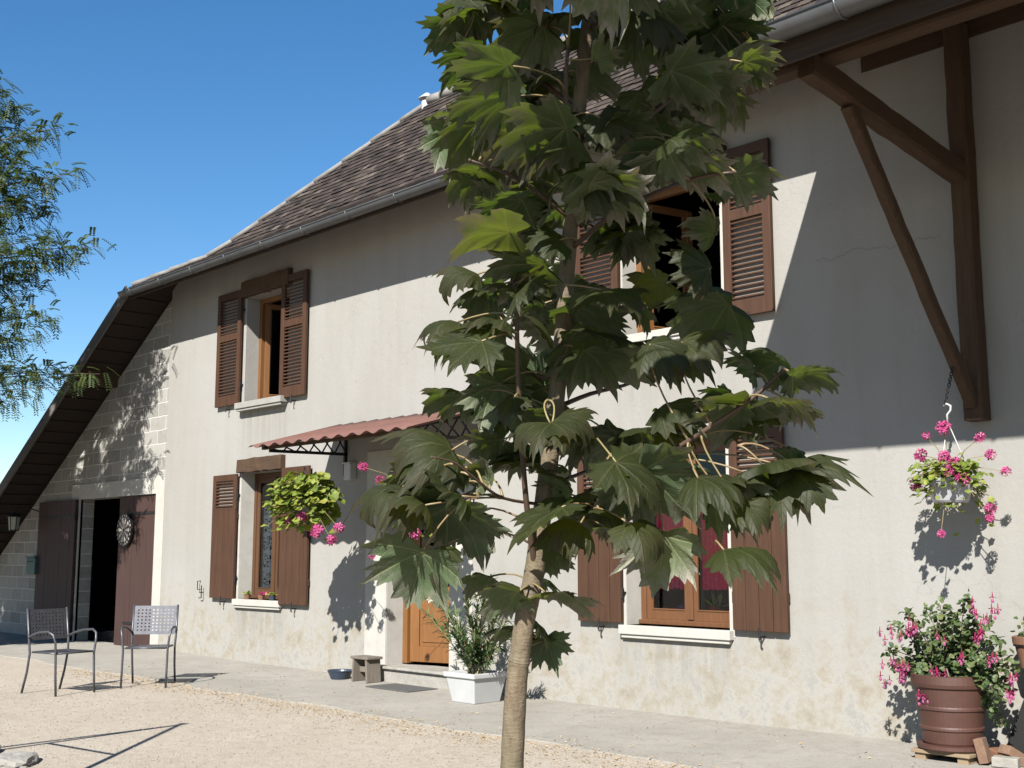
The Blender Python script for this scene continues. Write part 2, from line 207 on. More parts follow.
# ------------------------------------------------------------------ mesh helpers
class MB:
    def __init__(s): s.v = []; s.f = []; s.mi = []; s.r = []; s.uv = None
    def add(s, vs, fs, mi=0, r=0.5):
        o = len(s.v); s.v.extend([tuple(p) for p in vs]); s.f.extend([[i+o for i in f] for f in fs]); s.mi.extend([mi]*len(fs)); s.r.extend([r]*len(vs)); return s
    def box(s, lo, hi, mi=0, rot=None, piv=None, r=.5, taper=0):
        x0, y0, z0 = lo; x1, y1, z1 = hi
        vs = [Vector(p) for p in ((x0, y0, z0), (x1, y0, z0), (x1, y1, z0), (x0, y1, z0), (x0, y0, z1), (x1, y0, z1), (x1, y1, z1), (x0, y1, z1))]
        if rot is not None:
            c = Vector(piv) if piv is not None else sum(vs, Vector())/8; vs = [c + rot @ (p-c) for p in vs]
        return s.add(vs, [(0, 3, 2, 1), (4, 5, 6, 7), (0, 1, 5, 4), (1, 2, 6, 5), (2, 3, 7, 6), (3, 0, 4, 7)], mi, r)
    def bar(s, a, b, wd, ht, up=(0, 0, 1), mi=0, r=.5):
        a, b = Vector(a), Vector(b); d = (b-a).normalized(); sx = d.cross(Vector(up)).normalized(); sz = sx.cross(d)
        vs = [p + sx*i*wd/2 + sz*j*ht/2 for p in (a, b) for i, j in ((-1, -1), (1, -1), (1, 1), (-1, 1))]
        return s.add(vs, [(0, 1, 2, 3), (7, 6, 5, 4), (0, 4, 5, 1), (1, 5, 6, 2), (2, 6, 7, 3), (3, 7, 4, 0)], mi, r)
    def hewn(s, a, b, wd, ht, up=(0, 0, 1), n=18, j=.004):
        a, b = Vector(a), Vector(b); d = (b-a).normalized(); sx = d.cross(Vector(up)).normalized(); sz = sx.cross(d); vs = []
        prof = [(-.5, -.38), (-.38, -.5), (.38, -.5), (.5, -.38), (.5, .38), (.38, .5), (-.38, .5), (-.5, .38)]; off = [[random.gauss(0, j) for _ in range(2)] for _ in prof]; dx = dz = 0
        for k in range(n+1):
            dx += random.gauss(0, j*.5); dz += random.gauss(0, j*.5); dx *= .8; dz *= .8
            for (u, v), o in zip(prof, off): vs.append(a + (b-a)*k/n + sx*(u*wd + o[0]*.6 + dx + random.gauss(0, j*.35)) + sz*(v*ht + o[1]*.6 + dz + random.gauss(0, j*.35)))
        fs = [tuple(range(8)), tuple(range(n*8, n*8+8))[::-1]] + [(k*8+i, (k+1)*8+i, (k+1)*8+(i+1) % 8, k*8+(i+1) % 8) for k in range(n) for i in range(8)]
        return s.add(vs, fs)
    def tube(s, pts, rad, n=8, mi=0, r=.5, cap=True):
        pts = [Vector(p) for p in pts]; rad = rad if hasattr(rad, '__len__') else [rad]*len(pts); vs = []; fs = []; ref = None
        for k, p in enumerate(pts):
            d = (pts[min(k+1, len(pts)-1)] - pts[max(k-1, 0)]).normalized()
            if ref is None: ref = d.orthogonal().normalized()
            ref = (ref - d*ref.dot(d)).normalized(); b2 = d.cross(ref)
            vs += [p + (ref*math.cos(6.28318*j/n) + b2*math.sin(6.28318*j/n))*rad[k] for j in range(n)]
        for k in range(len(pts)-1):
            for j in range(n): fs.append((k*n+j, k*n+(j+1) % n, (k+1)*n+(j+1) % n, (k+1)*n+j))
        if cap: fs += [tuple(range(n))[::-1], tuple(range((len(pts)-1)*n, len(pts)*n))]
        return s.add(vs, fs, mi, r)
    def lathe(s, prof, c=(0, 0, 0), n=32, mi=0, closed=False):
        vs = [(c[0]+rr*math.cos(6.28318*j/n), c[1]+rr*math.sin(6.28318*j/n), c[2]+z) for rr, z in prof for j in range(n)]; fs = []
        for k in range(len(prof)-1):
            for j in range(n): fs.append((k*n+j, k*n+(j+1) % n, (k+1)*n+(j+1) % n, (k+1)*n+j))
        return s.add(vs, fs, mi)
    def ball(s, c, rx, ry=None, rz=None, n=8, m=5, mi=0, r=.5):
        ry = ry or rx; rz = rz or rx; vs = []; fs = []
        for i in range(m+1):
            a = math.pi*i/m
            for j in range(n): vs.append((c[0]+rx*math.sin(a)*math.cos(6.283*j/n), c[1]+ry*math.sin(a)*math.sin(6.283*j/n), c[2]+rz*math.cos(a)))
        for i in range(m):
            for j in range(n): fs.append((i*n+j, (i+1)*n+j, (i+1)*n+(j+1) % n, i*n+(j+1) % n))
        return s.add(vs, fs, mi, r)
    def build(s, name, mats, parent=None, smooth=False, bevel=0):
        me = bpy.data.meshes.new(name); me.from_pydata(s.v, [], s.f); mats = mats if isinstance(mats, (list, tuple)) else [mats]
        for m in mats: me.materials.append(m)
        me.polygons.foreach_set('material_index', s.mi)
        a = me.attributes.new('rnd', 'FLOAT', 'POINT'); a.data.foreach_set('value', s.r)
        if s.uv is not None:
            u = me.uv_layers.new(name='uv'); li = np.empty(len(me.loops), dtype=np.int32); me.loops.foreach_get('vertex_index', li); u.data.foreach_set('uv', np.asarray(s.uv, dtype=np.float32)[li].ravel())
        if smooth: me.polygons.foreach_set('use_smooth', [True]*len(me.polygons))
        me.validate(); me.update()
        o = bpy.data.objects.new(name, me); COL.objects.link(o)
        if parent is not None: o.parent = parent; o.matrix_parent_inverse = Matrix.Translation(-world_loc(parent)) if parent.rotation_euler.z == 0 else Matrix()
        if bevel: b = o.modifiers.new('bevel', 'BEVEL'); b.width = bevel; b.segments = 2; b.limit_method = 'ANGLE'
        return o
def world_loc(o): return o.location + (world_loc(o.parent) - world_loc(o.parent) if o.parent else Vector())
def tag(o, label, cat, group=None, kind=None):
    o['label'] = label
    if cat: o['category'] = cat
    if group: o['group'] = group
    if kind: o['kind'] = kind
    return o
def thing(name, label, cat, loc=(0, 0, 0), rz=0, group=None):
    o = bpy.data.objects.new(name, None); COL.objects.link(o); o.location = loc; o.rotation_euler.z = rz; o.empty_display_size = .2; return tag(o, label, cat, group)
def struct(o): o['kind'] = 'structure'; return o

# ------------------------------------------------------------------ ground
mb = MB(); mb.add([(-300, -300, -.014), (300, -300, -.014), (300, 300, -.014), (-300, 300, -.014)], [(0, 1, 2, 3)]); struct(mb.build('gravel_ground', M['gravel']))
mb = MB(); xs = np.linspace(-26, 6, 129); vs = []; fs = []
for k, x in enumerate(xs):
    e = -1.93 + .05*math.sin(x*1.7) + .04*math.sin(x*4.3+1) + random.uniform(-.03, .03)
    g = .03*math.exp(-((x+17)/2)**2) + .02*max(0, min(1, (x+6.5)/2))
    vs += [(x, e-.004, -.03), (x, e, -.006), (x, -1.0, .002), (x, -.0, .012+g), (x, .25, .012+g)]
for k in range(128):
    for j in range(4): fs.append((k*5+j, (k+1)*5+j, (k+1)*5+j+1, k*5+j+1))
mb.add(vs, fs); struct(mb.build('concrete_pavement', M['concrete'], smooth=False))
mb = MB()
for _ in range(5200):
    d = random.random()**1.5; x = random.uniform(-15, -3.5); y = -2.05 - d*4.2; s = random.uniform(.003, .007)
    mb.ball((x, y, -.013+s*.4), s*random.uniform(.8, 1.5), s, s*.7, 5, 3, 0, random.random())
tag(mb.build('loose_pebbles', M['pebble'], smooth=True), 'loose pale pebbles scattered over the gravel yard', 'pebbles', kind='stuff')
mb = MB()
for _ in range(2600):
    x = random.uniform(-15.5, -3.5); y = -1.97 + random.gauss(-.03, .12) - (random.random()**3)*.5; z = .0 if y > -1.93 else -.01
    if random.random() < .12: y = random.uniform(-1.8, -.1); z = .012
    a = random.uniform(0, 6.28); s = random.uniform(.006, .017); c, n = math.cos(a)*s, math.sin(a)*s
    mb.add([(x-c, y-n, z+.002), (x+n*.5, y-c*.5, z+random.uniform(.004, .012)), (x+c, y+n, z+.002), (x-n*.5, y+c*.5, z+random.uniform(.004, .012))], [(0, 1, 2, 3)], 0, random.random())
tag(mb.build('dry_leaf_litter', M['dry']), 'dry brown leaf litter along the edge of the pavement', 'leaf litter', kind='stuff')

# ------------------------------------------------------------------ farmhouse
H = thing('farmhouse', 'pale plastered farmhouse with brown shutters and a brown tiled roof', 'house')
XC, ZC, Q = -17.52, 5.575, .6014                                     # left front corner of the eaves, slope of the left roof side
WT = .42
OPEN = [(-15.05, -13.93, .86, 2.61), (-15.05, -13.93, 3.60, 5.14), (-7.82, -6.60, .80, 2.56), (-7.82, -6.60, 3.58, 5.06), (-11.62, -10.45, .17, 2.45)]
def holed_wall(x0, x1, z0, top, holes, name, material, y0=0.0, WT=.42, cuts=()):
    """top: function x -> z of the wall head"""
    xs = sorted({x0, x1, *cuts, *[h[0] for h in holes], *[h[1] for h in holes]}); zs = sorted({z0, *[h[2] for h in holes], *[h[3] for h in holes]})
    m = MB(); inh = lambda x, z: any(h[0] < x < h[1] and h[2] < z < h[3] for h in holes)
    for a, b in zip(xs, xs[1:]):
        if top((a+b)/2) < zs[-1]:
            for yy, o in ((y0, (0, 1, 2, 3)), (y0+WT, (3, 2, 1, 0))): m.add([(a, yy, z0), (b, yy, z0), (b, yy, top(b)), (a, yy, top(a))], [o])
            continue
        for k, c in enumerate(zs):
            d0 = d1 = zs[k+1] if k+1 < len(zs) else None
            if d0 is None: d0, d1 = top(a), top(b)
            if inh((a+b)/2, c+.001): continue
            m.add([(a, y0, c), (b, y0, c), (b, y0, d1), (a, y0, d0)], [(0, 1, 2, 3)]); m.add([(a, y0+WT, c), (b, y0+WT, c), (b, y0+WT, d1), (a, y0+WT, d0)], [(3, 2, 1, 0)])
    for h in holes:
        a, b, c, d = h; m.add([(a, y0, c), (b, y0, c), (b, y0, d), (a, y0, d), (a, y0+WT, c), (b, y0+WT, c), (b, y0+WT, d), (a, y0+WT, d)], [(0, 4, 5, 1), (1, 5, 6, 2), (2, 6, 7, 3), (3, 7, 4, 0)])
    m.add([(x0, y0, z0), (x0, y0+WT, z0), (x0, y0+WT, top(x0)), (x0, y0, top(x0))], [(0, 3, 2, 1)]); m.add([(x1, y0, z0), (x1, y0+WT, z0), (x1, y0+WT, top(x1)), (x1, y0, top(x1))], [(0, 1, 2, 3)])
    return m.build(name, material, H)
holed_wall(-17.36, 4, -.03, lambda x: 5.86, OPEN, 'front_wall', M['plaster'])
GX0, GX1, GZ = -20.46, -17.62, 2.42
holed_wall(-24.2, -17.36, -.03, lambda x: min(5.86, ZC + Q*(x-XC) - .16), [(GX0, GX1, 0.0, GZ)], 'block_wall', M['block'], .012, .24, (XC + (GZ+.16-ZC)/Q,))
m = MB(); m.box((-24.2, 4.6, -.03), (4, 4.9, 5.5)); m.box((4, 0, -.03), (4.3, 4.9, 5.5)); m.box((-24.5, 0, -.03), (-24.2, 4.9, 1.3)); m.build('rear_wall', M['block'], H)
m = MB(); m.box((-24.1, .43, -.02), (3.9, 4.55, .14)); m.box((-17.3, .43, 2.95), (3.9, 4.55, 3.1)); m.box((-17.5, .43, .15), (-17.3, 4.55, 5.4)); m.box((-17.3, 2.6, .15), (3.9, 2.7, 5.5)); m.box((-24.1, 1.9, .15), (-17.6, 2.0, 5.0)); m.build('inner_floors', M['dark'], H)  # near-black floors and partitions, colour painted so the openings read unlit
m = MB(); m.bar((-20.1, 1.0, .16), (-19.55, .95, 1.9), .16, .03, (0, 1, 0)); tag(m.build('leaning_plank', M['palewood']), 'pale plank leaning inside the dark garage opening', 'plank')
# cement surround of the garage opening, painted surrounds of door and windows
m = MB(); m.box((GX1, -.012, .0), (-17.34, .05, 2.70)); m.box((GX0-.35, -.010, GZ), (GX1, .05, 2.68)); m.box((GX0-.04, -.010, 0.0), (GX0, .05, GZ)); m.build('garage_surround', M['white_paint'], H)
m = MB(); m.box((-12.04, -.012, -.0), (-11.62, .03, 2.45)); m.box((-10.45, -.012, .0), (-10.06, .03, 2.45)); m.box((-12.04, -.012, 2.45), (-10.06, .03, 2.72)); m.box((-11.63, .0, .17), (-11.615, .24, 2.45)); m.box((-10.455, .0, .17), (-10.44, .24, 2.45)); m.build('door_surround', M['white_paint'], H)
m = MB(); m.box((-11.86, -.13, -.01), (-10.3, .2, .155)); m.box((-11.9, -.17, .155), (-10.25, .2, .185)); m.build('doorstep', M['stone'], H, bevel=.008)

# roof: bell-cast front slope, deep overhang on the right, hip to the left
PROF = [(-.66, 5.575), (.3, 6.10), (1.95, 8.10)]; DEEP = (-2.53, 4.76); DX = -5.08
def zr(y):
    P = [DEEP] + PROF
    for (a, za), (b, zb) in zip(P, P[1:]):
        if y <= b: return za + (zb-za)*(y-a)/(b-a)
    return P[-1][1]
def hipx(y): return XC + (zr(y)-ZC)/Q
m = MB(); T = .05
def slab(poly, up=Vector((0, 0, 1)), t=T, mi=0):
    n = len(poly); lo = [Vector(p)-up*t for p in poly]; m.add([*poly, *lo], [tuple(range(n)), tuple(range(n, 2*n))[::-1]] + [(i, n+i, n+(i+1) % n, (i+1) % n) for i in range(n)], mi)
y0, y1, y2 = -.66, .3, 1.95; XR = 4.4
slab([(hipx(y0), y0, zr(y0)), (XR, y0, zr(y0)), (XR, y1, zr(y1)), (hipx(y1), y1, zr(y1))]); slab([(hipx(y1), y1, zr(y1)), (XR, y1, zr(y1)), (XR, y2, zr(y2)), (hipx(y2), y2, zr(y2))])
slab([(DX, -2.53, 4.76), (XR, -2.53, 4.76), (XR, -.66, 5.575), (DX, -.66, 5.575)]); slab([(XR, 1.95, 8.1), (hipx(1.95), 1.95, 8.1), (hipx(1.95), 5.1, 4.6), (XR, 5.1, 4.6)])
XL = -24.9; ZL = ZC + Q*(XL-XC)
slab([(XL, -.66, ZL), (XC, -.66, ZC), (hipx(.3), .3, 6.10), (hipx(1.95), 1.95, 8.10), (hipx(1.95), 5.1, 8.10), (XL, 5.1, ZL)])
roof = m.build('roof', M['shade_tint'], H)
# tiles: every tile a small tilted plate, one mesh
m = MB()
def tiles(ya, yb, x_from, x_to):
    L = math.hypot(yb-ya, zr(yb)-zr(ya)); sl_ = Vector((0, yb-ya, zr(yb)-zr(ya))).normalized(); nn = Vector((1, 0, 0)).cross(sl_); k = 0; s = 0.0
    while s < L:
        y = ya + sl_.y*s; x = (x_from(y) if callable(x_from) else x_from) + (k % 2)*.085 + random.uniform(-.01, .01) + .02
        while x < x_to:
            w_ = .168; lift = .030 + random.gauss(0, .003); tl = .20
            if random.random() < .03: lift += random.uniform(0, .012)
            p = Vector((x, ya, zr(ya))) + sl_*s; jz = random.gauss(0, .003); js = random.gauss(0, .006)
            a = p + sl_*js + nn*(lift); b_ = p + sl_*min(tl, L-s+.1) + nn*.006; tk = nn*.016
            e = Vector((w_-.008, 0, 0)); j = nn*jz
            r = min(1, max(0, random.gauss(.44, .27)))
            m.add([a, a+e+j, b_+e, b_, a-tk, a+e+j-tk], [(0, 1, 2, 3), (4, 5, 1, 0), (0, 3, 4), (1, 5, 2)], 0, r); x += w_
        s += .118; k += 1
tiles(.3, 1.95, hipx, 3.8); tiles(-.66, .3, hipx, 3.8); tiles(-2.53, -.66, DX+.02, 3.8)
m.build('roof_tiles', M['tile'], roof)
m = MB(); P0 = [Vector((hipx(y), y, zr(y)+.05)) for y in np.linspace(-.62, 1.95, 13)]
for a, b in zip(P0, P0[1:]): m.tube([a, b + (b-a)*.12 + Vector((0, 0, -.012))], [.045, .038], 10, 0, random.random())
for k in range(60):
    x = hipx(1.95) + k*.3; m.tube([(x, 1.95, 8.15), (x+.34, 1.95, 8.14)], [.085, .07], 10, 0, random.random())
m.build('ridge_tiles', M['ridge'], roof, smooth=True)
m = MB(); cpt = at(427, 112, 1.95); m.tube([cpt-Vector((0, 0, .4)), cpt+Vector((0, 0, .16))], .085, 14); m.tube([cpt+Vector((0, 0, .20)), cpt+Vector((0, 0, .21)), cpt+Vector((0, 0, .29))], [.13, .13, .03], 14)
for a in range(3): d = Vector((math.cos(a*2.1), math.sin(a*2.1), 0))*.07; m.tube([cpt+d+Vector((0, 0, .15)), cpt+d+Vector((0, 0, .21))], .012, 5)
m.build('chimney_vent', M['white_plastic'], roof, smooth=False)
# rake of the left side: barge board, battens underneath, purlin end
m = MB(); a = Vector((XC, -.685, ZC-.02)); b = Vector((XL, -.685, ZL-.02)); m.bar(a, b, .03, .19, (0, 0, 1)); m.build('barge_board', M['fascia'], H)
for k in range(26):
    sk = k/26; x = XC + (XL-XC)*sk - .1; z = ZC + Q*(x-XC) - .085; m = MB(); m.bar((x, -.65, z+.03), (x, .01, z+.03), .07, .03, (Q, 0, -1)); m.build('rake_batten', M['shade_tint'], H)
pp = at(98, 378, -.3); m = MB(); m.box((pp.x-.09, -.62, pp.z-.14), (pp.x+.09, .05, pp.z+.10)); pp2 = pp; m.build('purlin_end', M['beam_y'], H)
# eaves: soffit boards, rafter tails
for k in range(22):
    x = -17.3 + .58*k
    if x < DX: m = MB(); m.bar((x, -.60, zr(-.6)-.11), (x, .1, zr(.1)-.11), .075, .10); m.build('rafter_tail', M['beam_y'], H)
m = MB(); m.box((XC+.02, -.662, ZC-.16), (DX, -.638, ZC-.012)); m.build('eave_board', M['soffit'], H)
for k in range(13):
    x = DX + .06 + .62*k; m = MB(); m.bar((x, -2.42, zr(-2.42)-.115), (x, .2, zr(.2)-.115), .085, .12); m.build('long_rafter', M['beam_y'], H)
m = MB(); m.box((DX, -2.532, 4.56), (XR, -2.505, 4.745)); m.build('fascia_board', M['soffit'], H)
m = MB(); m.bar((DX-.015, -2.53, 4.70), (DX-.015, -.66, 5.51), .03, .16); m.build('verge_board', M['beam_y'], H)
def gutter(x0, x1, y, z, r, dz=0.0):
    g = MB(); n = 12; K = 26; vs = []; fs = []
    for i in range(K+1):
        x = x0 + (x1-x0)*i/K
        for rr in (r, r-.006):
            for j in range(n+1):
                a = math.pi + math.pi*j/n; vs.append((x, y + rr*math.cos(a), z + dz*i/K + rr*math.sin(a)))
    c = 2*(n+1)
    for i in range(K):
        for j in range(n):
            fs.append((i*c+j, i*c+j+1, (i+1)*c+j+1, (i+1)*c+j)); fs.append((i*c+n+1+j, (i+1)*c+n+1+j, (i+1)*c+n+2+j, i*c+n+2+j))
    g.add(vs, fs)
    for xe in (x0, x1): g.add([(xe, y + r*math.cos(math.pi+math.pi*j/n), z + r*math.sin(math.pi+math.pi*j/n)) for j in range(n+1)], [tuple(range(n+1))])
    g.tube([(x0, y-r, z), (x1, y-r, z+dz)], .011, 8)
    o = g.build('gutter', M['zinc'], H, smooth=True)
    x = x0 + .4
    while x < x1:
        c_ = MB(); zc = z + dz*(x-x0)/(x1-x0); c_.tube([(x, y + (r+.004)*math.cos(math.pi+math.pi*j/8), zc + (r+.004)*math.sin(math.pi+math.pi*j/8)) for j in range(9)], .009, 6); c_.build('gutter_clip', M['zinc'], o, smooth=True); x += .95
    return o
gutter(XC-.05, DX-.05, -.74, 5.505, .076); gutter(DX+.06, XR, -2.63, 4.765, .092)
# big timber bracket on the right
PX = -4.2
m = MB(); m.hewn((PX, -.085, 2.46), (PX, -.085, 5.6), .15, .15, (0, 1, 0)); m.build('timber_post', M['beam_z'], H)
m = MB(); m.hewn((PX-.01, .0, 4.36), (PX-.01, -2.2, 4.67), .13, .165); m.build('timber_beam', M['beam_y'], H)
m = MB(); m.hewn((PX-.01, -1.70, 4.52), (PX, -.14, 2.58), .085, .10, (0, 1, 1)); m.build('timber_brace', M['beam_z'], H)
m = MB(); m.hewn((-4.95, -2.04, 4.78), (XR, -2.04, 4.78), .18, .16, n=40); m.build('timber_purlin', M['beam'], H)
m = MB(); m.box((DX, -.01, 5.5), (XR, .14, 5.66)); m.build('wall_plate', M['beam'], H)

def shutter(x0, x1, z0, z1, style, hinge_right):
    """louvred (style 'louvre') or boarded with a small louvre at the head"""
    m = MB(); st = .085; ya, yb = -.075, -.037
    def louv(za, zb):
        n = max(2, int((zb-za)/.047)); p = (zb-za)/n
        for k in range(n):
            z = za + (k+.5)*p; m.box((x0+st-.004, -.071, z-.0055), (x1-st+.004, -.041, z+.0055), rot=Matrix.Rotation(math.radians(42), 3, 'X'))
    if style == 'louvre':
        zm = z0 + (z1-z0)*.60
        m.box((x0, ya, z0), (x0+st, yb, z1)); m.box((x1-st, ya, z0), (x1, yb, z1))
        for a, b in ((z0, z0+.15), (zm-.05, zm+.05), (z1-.10, z1)): m.box((x0+st, ya+.002, a), (x1-st, yb-.002, b))
        louv(z0+.15, zm-.05); louv(zm+.05, z1-.10)
    else:
        zl = z1 - .50
        nb = 4; wd = (x1-x0)/nb
        for k in range(nb):
            a = x0 + wd*k; zt = z1 if k in (0, nb-1) and False else zl
            m.box((a+.003, ya + random.uniform(0, .003), z0), (a+wd-.003, yb, zt))
        m.box((x0, ya+.004, zl), (x0+st, yb-.002, z1)); m.box((x1-st, ya+.004, zl), (x1, yb-.002, z1)); m.box((x0+st, ya+.005, z1-.09), (x1-st, yb-.002, z1)); m.box((x0+st, ya+.005, zl), (x1-st, yb-.002, zl+.03)); louv(zl+.03, z1-.09)
        m.box((x0+.004, yb, z0+.25), (x1-.004, yb+.02, z0+.33)); m.box((x0+.004, yb, z1-.62), (x1-.004, yb+.02, z1-.55))
    o = m.build('shutter', M['shutter'], H, bevel=.003)
    hx = x1 if hinge_right else x0
    for z in (z0+.28, z1-.30):
        h = MB(); h.tube([(hx, -.05, z-.05), (hx, -.05, z+.05)], .013, 8); h.box((hx-.01, -.05, z-.012), (hx+.01, .0, z+.012)); h.build('hinge', M['iron'], o)
    h = MB(); xm = (x0+x1)/2; h.tube([(xm, .0, z0-.05), (xm, -.08, z0-.05)], .008, 6); h.tube([(xm, -.08, z0-.075), (xm, -.08, z0+.03)], .009, 6); h.tube([(xm, -.08, z0-.075), (xm+.015, -.08, z0-.09)], .009, 6); h.build('shutter_catch', M['iron'], o)
    return o
shutter(-15.73, -15.07, .86, 2.60, 'board', True); shutter(-13.90, -13.24, .82, 2.62, 'board', False); shutter(-15.76, -15.10, 3.60, 5.27, 'louvre', True); shutter(-14.02, -13.40, 3.57, 5.27, 'louvre', False)
shutter(-8.40, -7.83, .82, 2.52, 'board', True); shutter(-6.52, -5.95, .81, 2.58, 'board', False); shutter(-8.42, -7.82, 3.56, 5.16, 'louvre', True); shutter(-6.52, -6.00, 3.58, 5.16, 'louvre', False)

def window(op, fm, y=.21, ajar=0.0, sill='white'):
    x0, x1, z0, z1 = op; fr = MB(); t = .065
    fr.box((x0, y, z0), (x0+t, y+.07, z1)); fr.box((x1-t, y, z0), (x1, y+.07, z1)); fr.box((x0+t, y+.001, z1-t), (x1-t, y+.069, z1)); fr.box((x0+t, y+.001, z0), (x1-t, y+.069, z0+.05)); fr.box((x0+.01, y-.05, z0+.005), (x1-.01, y, z0+.045))
    W = fr.build('window', fm, H, bevel=.004); xm = (x0+x1)/2
    for side in (-1, 1):
        a, b = (x0+t, xm-.004) if side < 0 else (xm+.004, x1-t); s = MB(); k = .075; ys = y+.012
        s.box((a, ys, z0+.05), (a+k, ys+.045, z1-t)); s.box((b-k, ys, z0+.05), (b, ys+.045, z1-t)); s.box((a+k, ys+.001, z0+.05), (b-k, ys+.044, z0+.15)); s.box((a+k, ys+.001, z1-t-.075), (b-k, ys+.044, z1-t)); s.box((a+k-.005, ys-.006, z0+.14), (b-k+.005, ys+.004, z0+.155))
        if side < 0: s.box((b-.03, ys-.018, z0+.06), (b+.036, ys, z1-t-.01))
        piv = Vector((a if side < 0 else b, ys+.045, 0)); R = Matrix.Rotation(ajar*(1 if side < 0 else -1), 3, 'Z')
        s.v = [tuple(piv + R @ (Vector(p)-piv)) for p in s.v]; g = MB()
        gv = [Vector((a+k-.004, ys+.02, z0+.14)), Vector((b-k+.004, ys+.02, z0+.14)), Vector((b-k+.004, ys+.02, z1-t-.07)), Vector((a+k-.004, ys+.02, z1-t-.07))]; g.add([piv + R @ (p-piv) for p in gv], [(0, 1, 2, 3)])
        s.build('sash', fm, W, bevel=.003); g.build('pane', M['glass'], W)
    s = MB()
    pr = .07 if z0 < 2 else .13; s.box((x0-.05, -pr, z0-.085), (x1+.04, y+.01, z0)) ; s.box((x0-.03, -pr+.02, z0-.12), (x1+.02, -.004, z0-.085)); s.build('sill', M['white_paint'] if sill == 'white' else M['cement'], W, bevel=.006)
    if sill == 'white':
        for a, b in ((x0-.09, x0+.004), (x1-.004, x1+.06)):
            j = MB(); l = a < x0; j.box((x0-.001 if l else x1-.004, .0, z0), (x0+.004 if l else x1+.001, y, z1)); j.box((a, -.006, z0-.06), (x0 if l else b, .0, z1)) if l else j.box((x1, -.006, z0-.06), (b, .0, z1)); j.build('painted_reveal', M['white_paint'], W)
    return W
def curtain(W, x0, x1, z0, z1, y, m_, name='curtain', wob=.018, n=60):
    c = MB(); vs = []; fs = []
    for k in range(n+1):
        x = x0 + (x1-x0)*k/n; d = wob*math.sin(k*1.15 + .6*math.sin(k*.5))
        vs += [(x, y+d, z1), (x, y+d*1.1, (z0+z1)/2), (x, y+d*1.25, z0 + .008*math.sin(k*.8))]
    for k in range(n): fs += [(k*3, k*3+1, k*3+4, k*3+3), (k*3+1, k*3+2, k*3+5, k*3+4)]
    c.add(vs, fs); return c.build(name, m_, W, smooth=True)
W1 = window(OPEN[0], M['frame_dark']); curtain(W1, -14.95, -14.0, .98, 2.2, .30, M['lace'], 'lace_curtain', .012)
W2 = window(OPEN[1], M['frame'], ajar=1.25, sill='cement')
W3 = window(OPEN[2], M['frame_mid']); curtain(W3, -7.70, -7.2, 1.14, 2.12, .31, M['red']); curtain(W3, -7.15, -6.6, 1.14, 2.12, .31, M['red'])
curtain(W3, -7.7, -7.45, .9, 2.1, .75, M['dimcloth'], 'inner_curtain', .03)
r = MB(); r.tube([(-7.74, .29, 2.13), (-6.6, .29, 2.13)], .008, 8); r.build('curtain_rod', M['zinc'], W3)
curtain(W2, -14.55, -14.1, 3.7, 5.0, .75, M['dimcloth'], 'inner_curtain', .03); W4 = window(OPEN[3], M['frame'], ajar=1.35)
def lintel(x0, x1, z0, z1):
    m = MB(); n = 14; vs = []
    for k in range(n+1):
        x = x0 + (x1-x0)*k/n; j = lambda: random.uniform(-.008, .008); vs += [(x, -.085+j(), z0+j()), (x, .15, z0), (x, .15, z1), (x, -.085+j(), z1+j())]
    fs = [(0, 1, 2, 3), tuple(range(n*4, n*4+4))[::-1]] + [(k*4+i, (k+1)*4+i, (k+1)*4+(i+1) % 4, k*4+(i+1) % 4) for k in range(n) for i in range(4)]
    m.add(vs, fs); m.build('lintel', M['beam'], H, bevel=.008)
lintel(-15.07, -13.92, 2.612, 2.80); lintel(-15.10, -13.86, 5.142, 5.37); lintel(-7.86, -6.5, 5.062, 5.25)
# wall ironwork and small marks on the plaster
m = MB(); p = at(198, 588, -.04); m.tube([(p.x, 0, p.z+.1), (p.x, -.05, p.z+.1), (p.x, -.05, p.z-.02), (p.x+.12, -.05, p.z-.02), (p.x+.12, -.05, p.z-.14)], .008, 6); m.tube([(p.x+.12, -.05, p.z+.04), (p.x+.12, -.05, p.z-.14), (p.x+.05, -.05, p.z-.14)], .008, 6); m.build('iron_hook', M['iron'], H)
p = at(350, 472, -.05); m = MB(); m.box((p.x-.07, -.10, p.z-.10), (p.x+.07, .0, p.z+.10)); m.box((p.x-.085, -.12, p.z+.10), (p.x+.085, .0, p.z+.12)); m.build('junction_box', M['white_plastic'], H, bevel=.01)

# entrance: frame, leaf ajar, canopy
m = MB(); y = .24; x0, x1, z0, z1 = -11.62, -10.45, .19, 2.45
m.box((x0, y, z0), (x0+.09, y+.09, z1)); m.box((x1-.09, y, z0), (x1, y+.09, z1)); m.box((x0+.09, y+.001, z1-.09), (x1-.09, y+.089, z1)); df = m.build('door_frame', M['door_wood'], H, bevel=.004)
m = MB(); a, b = x0+.095, x1-.095; ya = y+.03; yb = y+.075
m.box((a, ya, z0+.02), (a+.13, yb, z1-.1)); m.box((b-.13, ya, z0+.02), (b, yb, z1-.1)); m.box((a+.13, ya+.001, z0+.02), (b-.13, yb-.001, z0+.20)); m.box((a+.13, ya+.001, .95), (b-.13, yb-.001, 1.09)); m.box((a+.13, ya+.001, z1-.22), (b-.13, yb-.001, z1-.1))
m.box((a+.13, ya+.018, z0+.20), (b-.13, yb-.012, .95)); m.box((a+.17, ya+.006, z0+.25), (b-.17, ya+.02, .90))
gl = MB(); gl.add([(a+.13, ya+.02, 1.09), (b-.13, ya+.02, 1.09), (b-.13, ya+.02, z1-.22), (a+.13, ya+.02, z1-.22)], [(0, 1, 2, 3)])
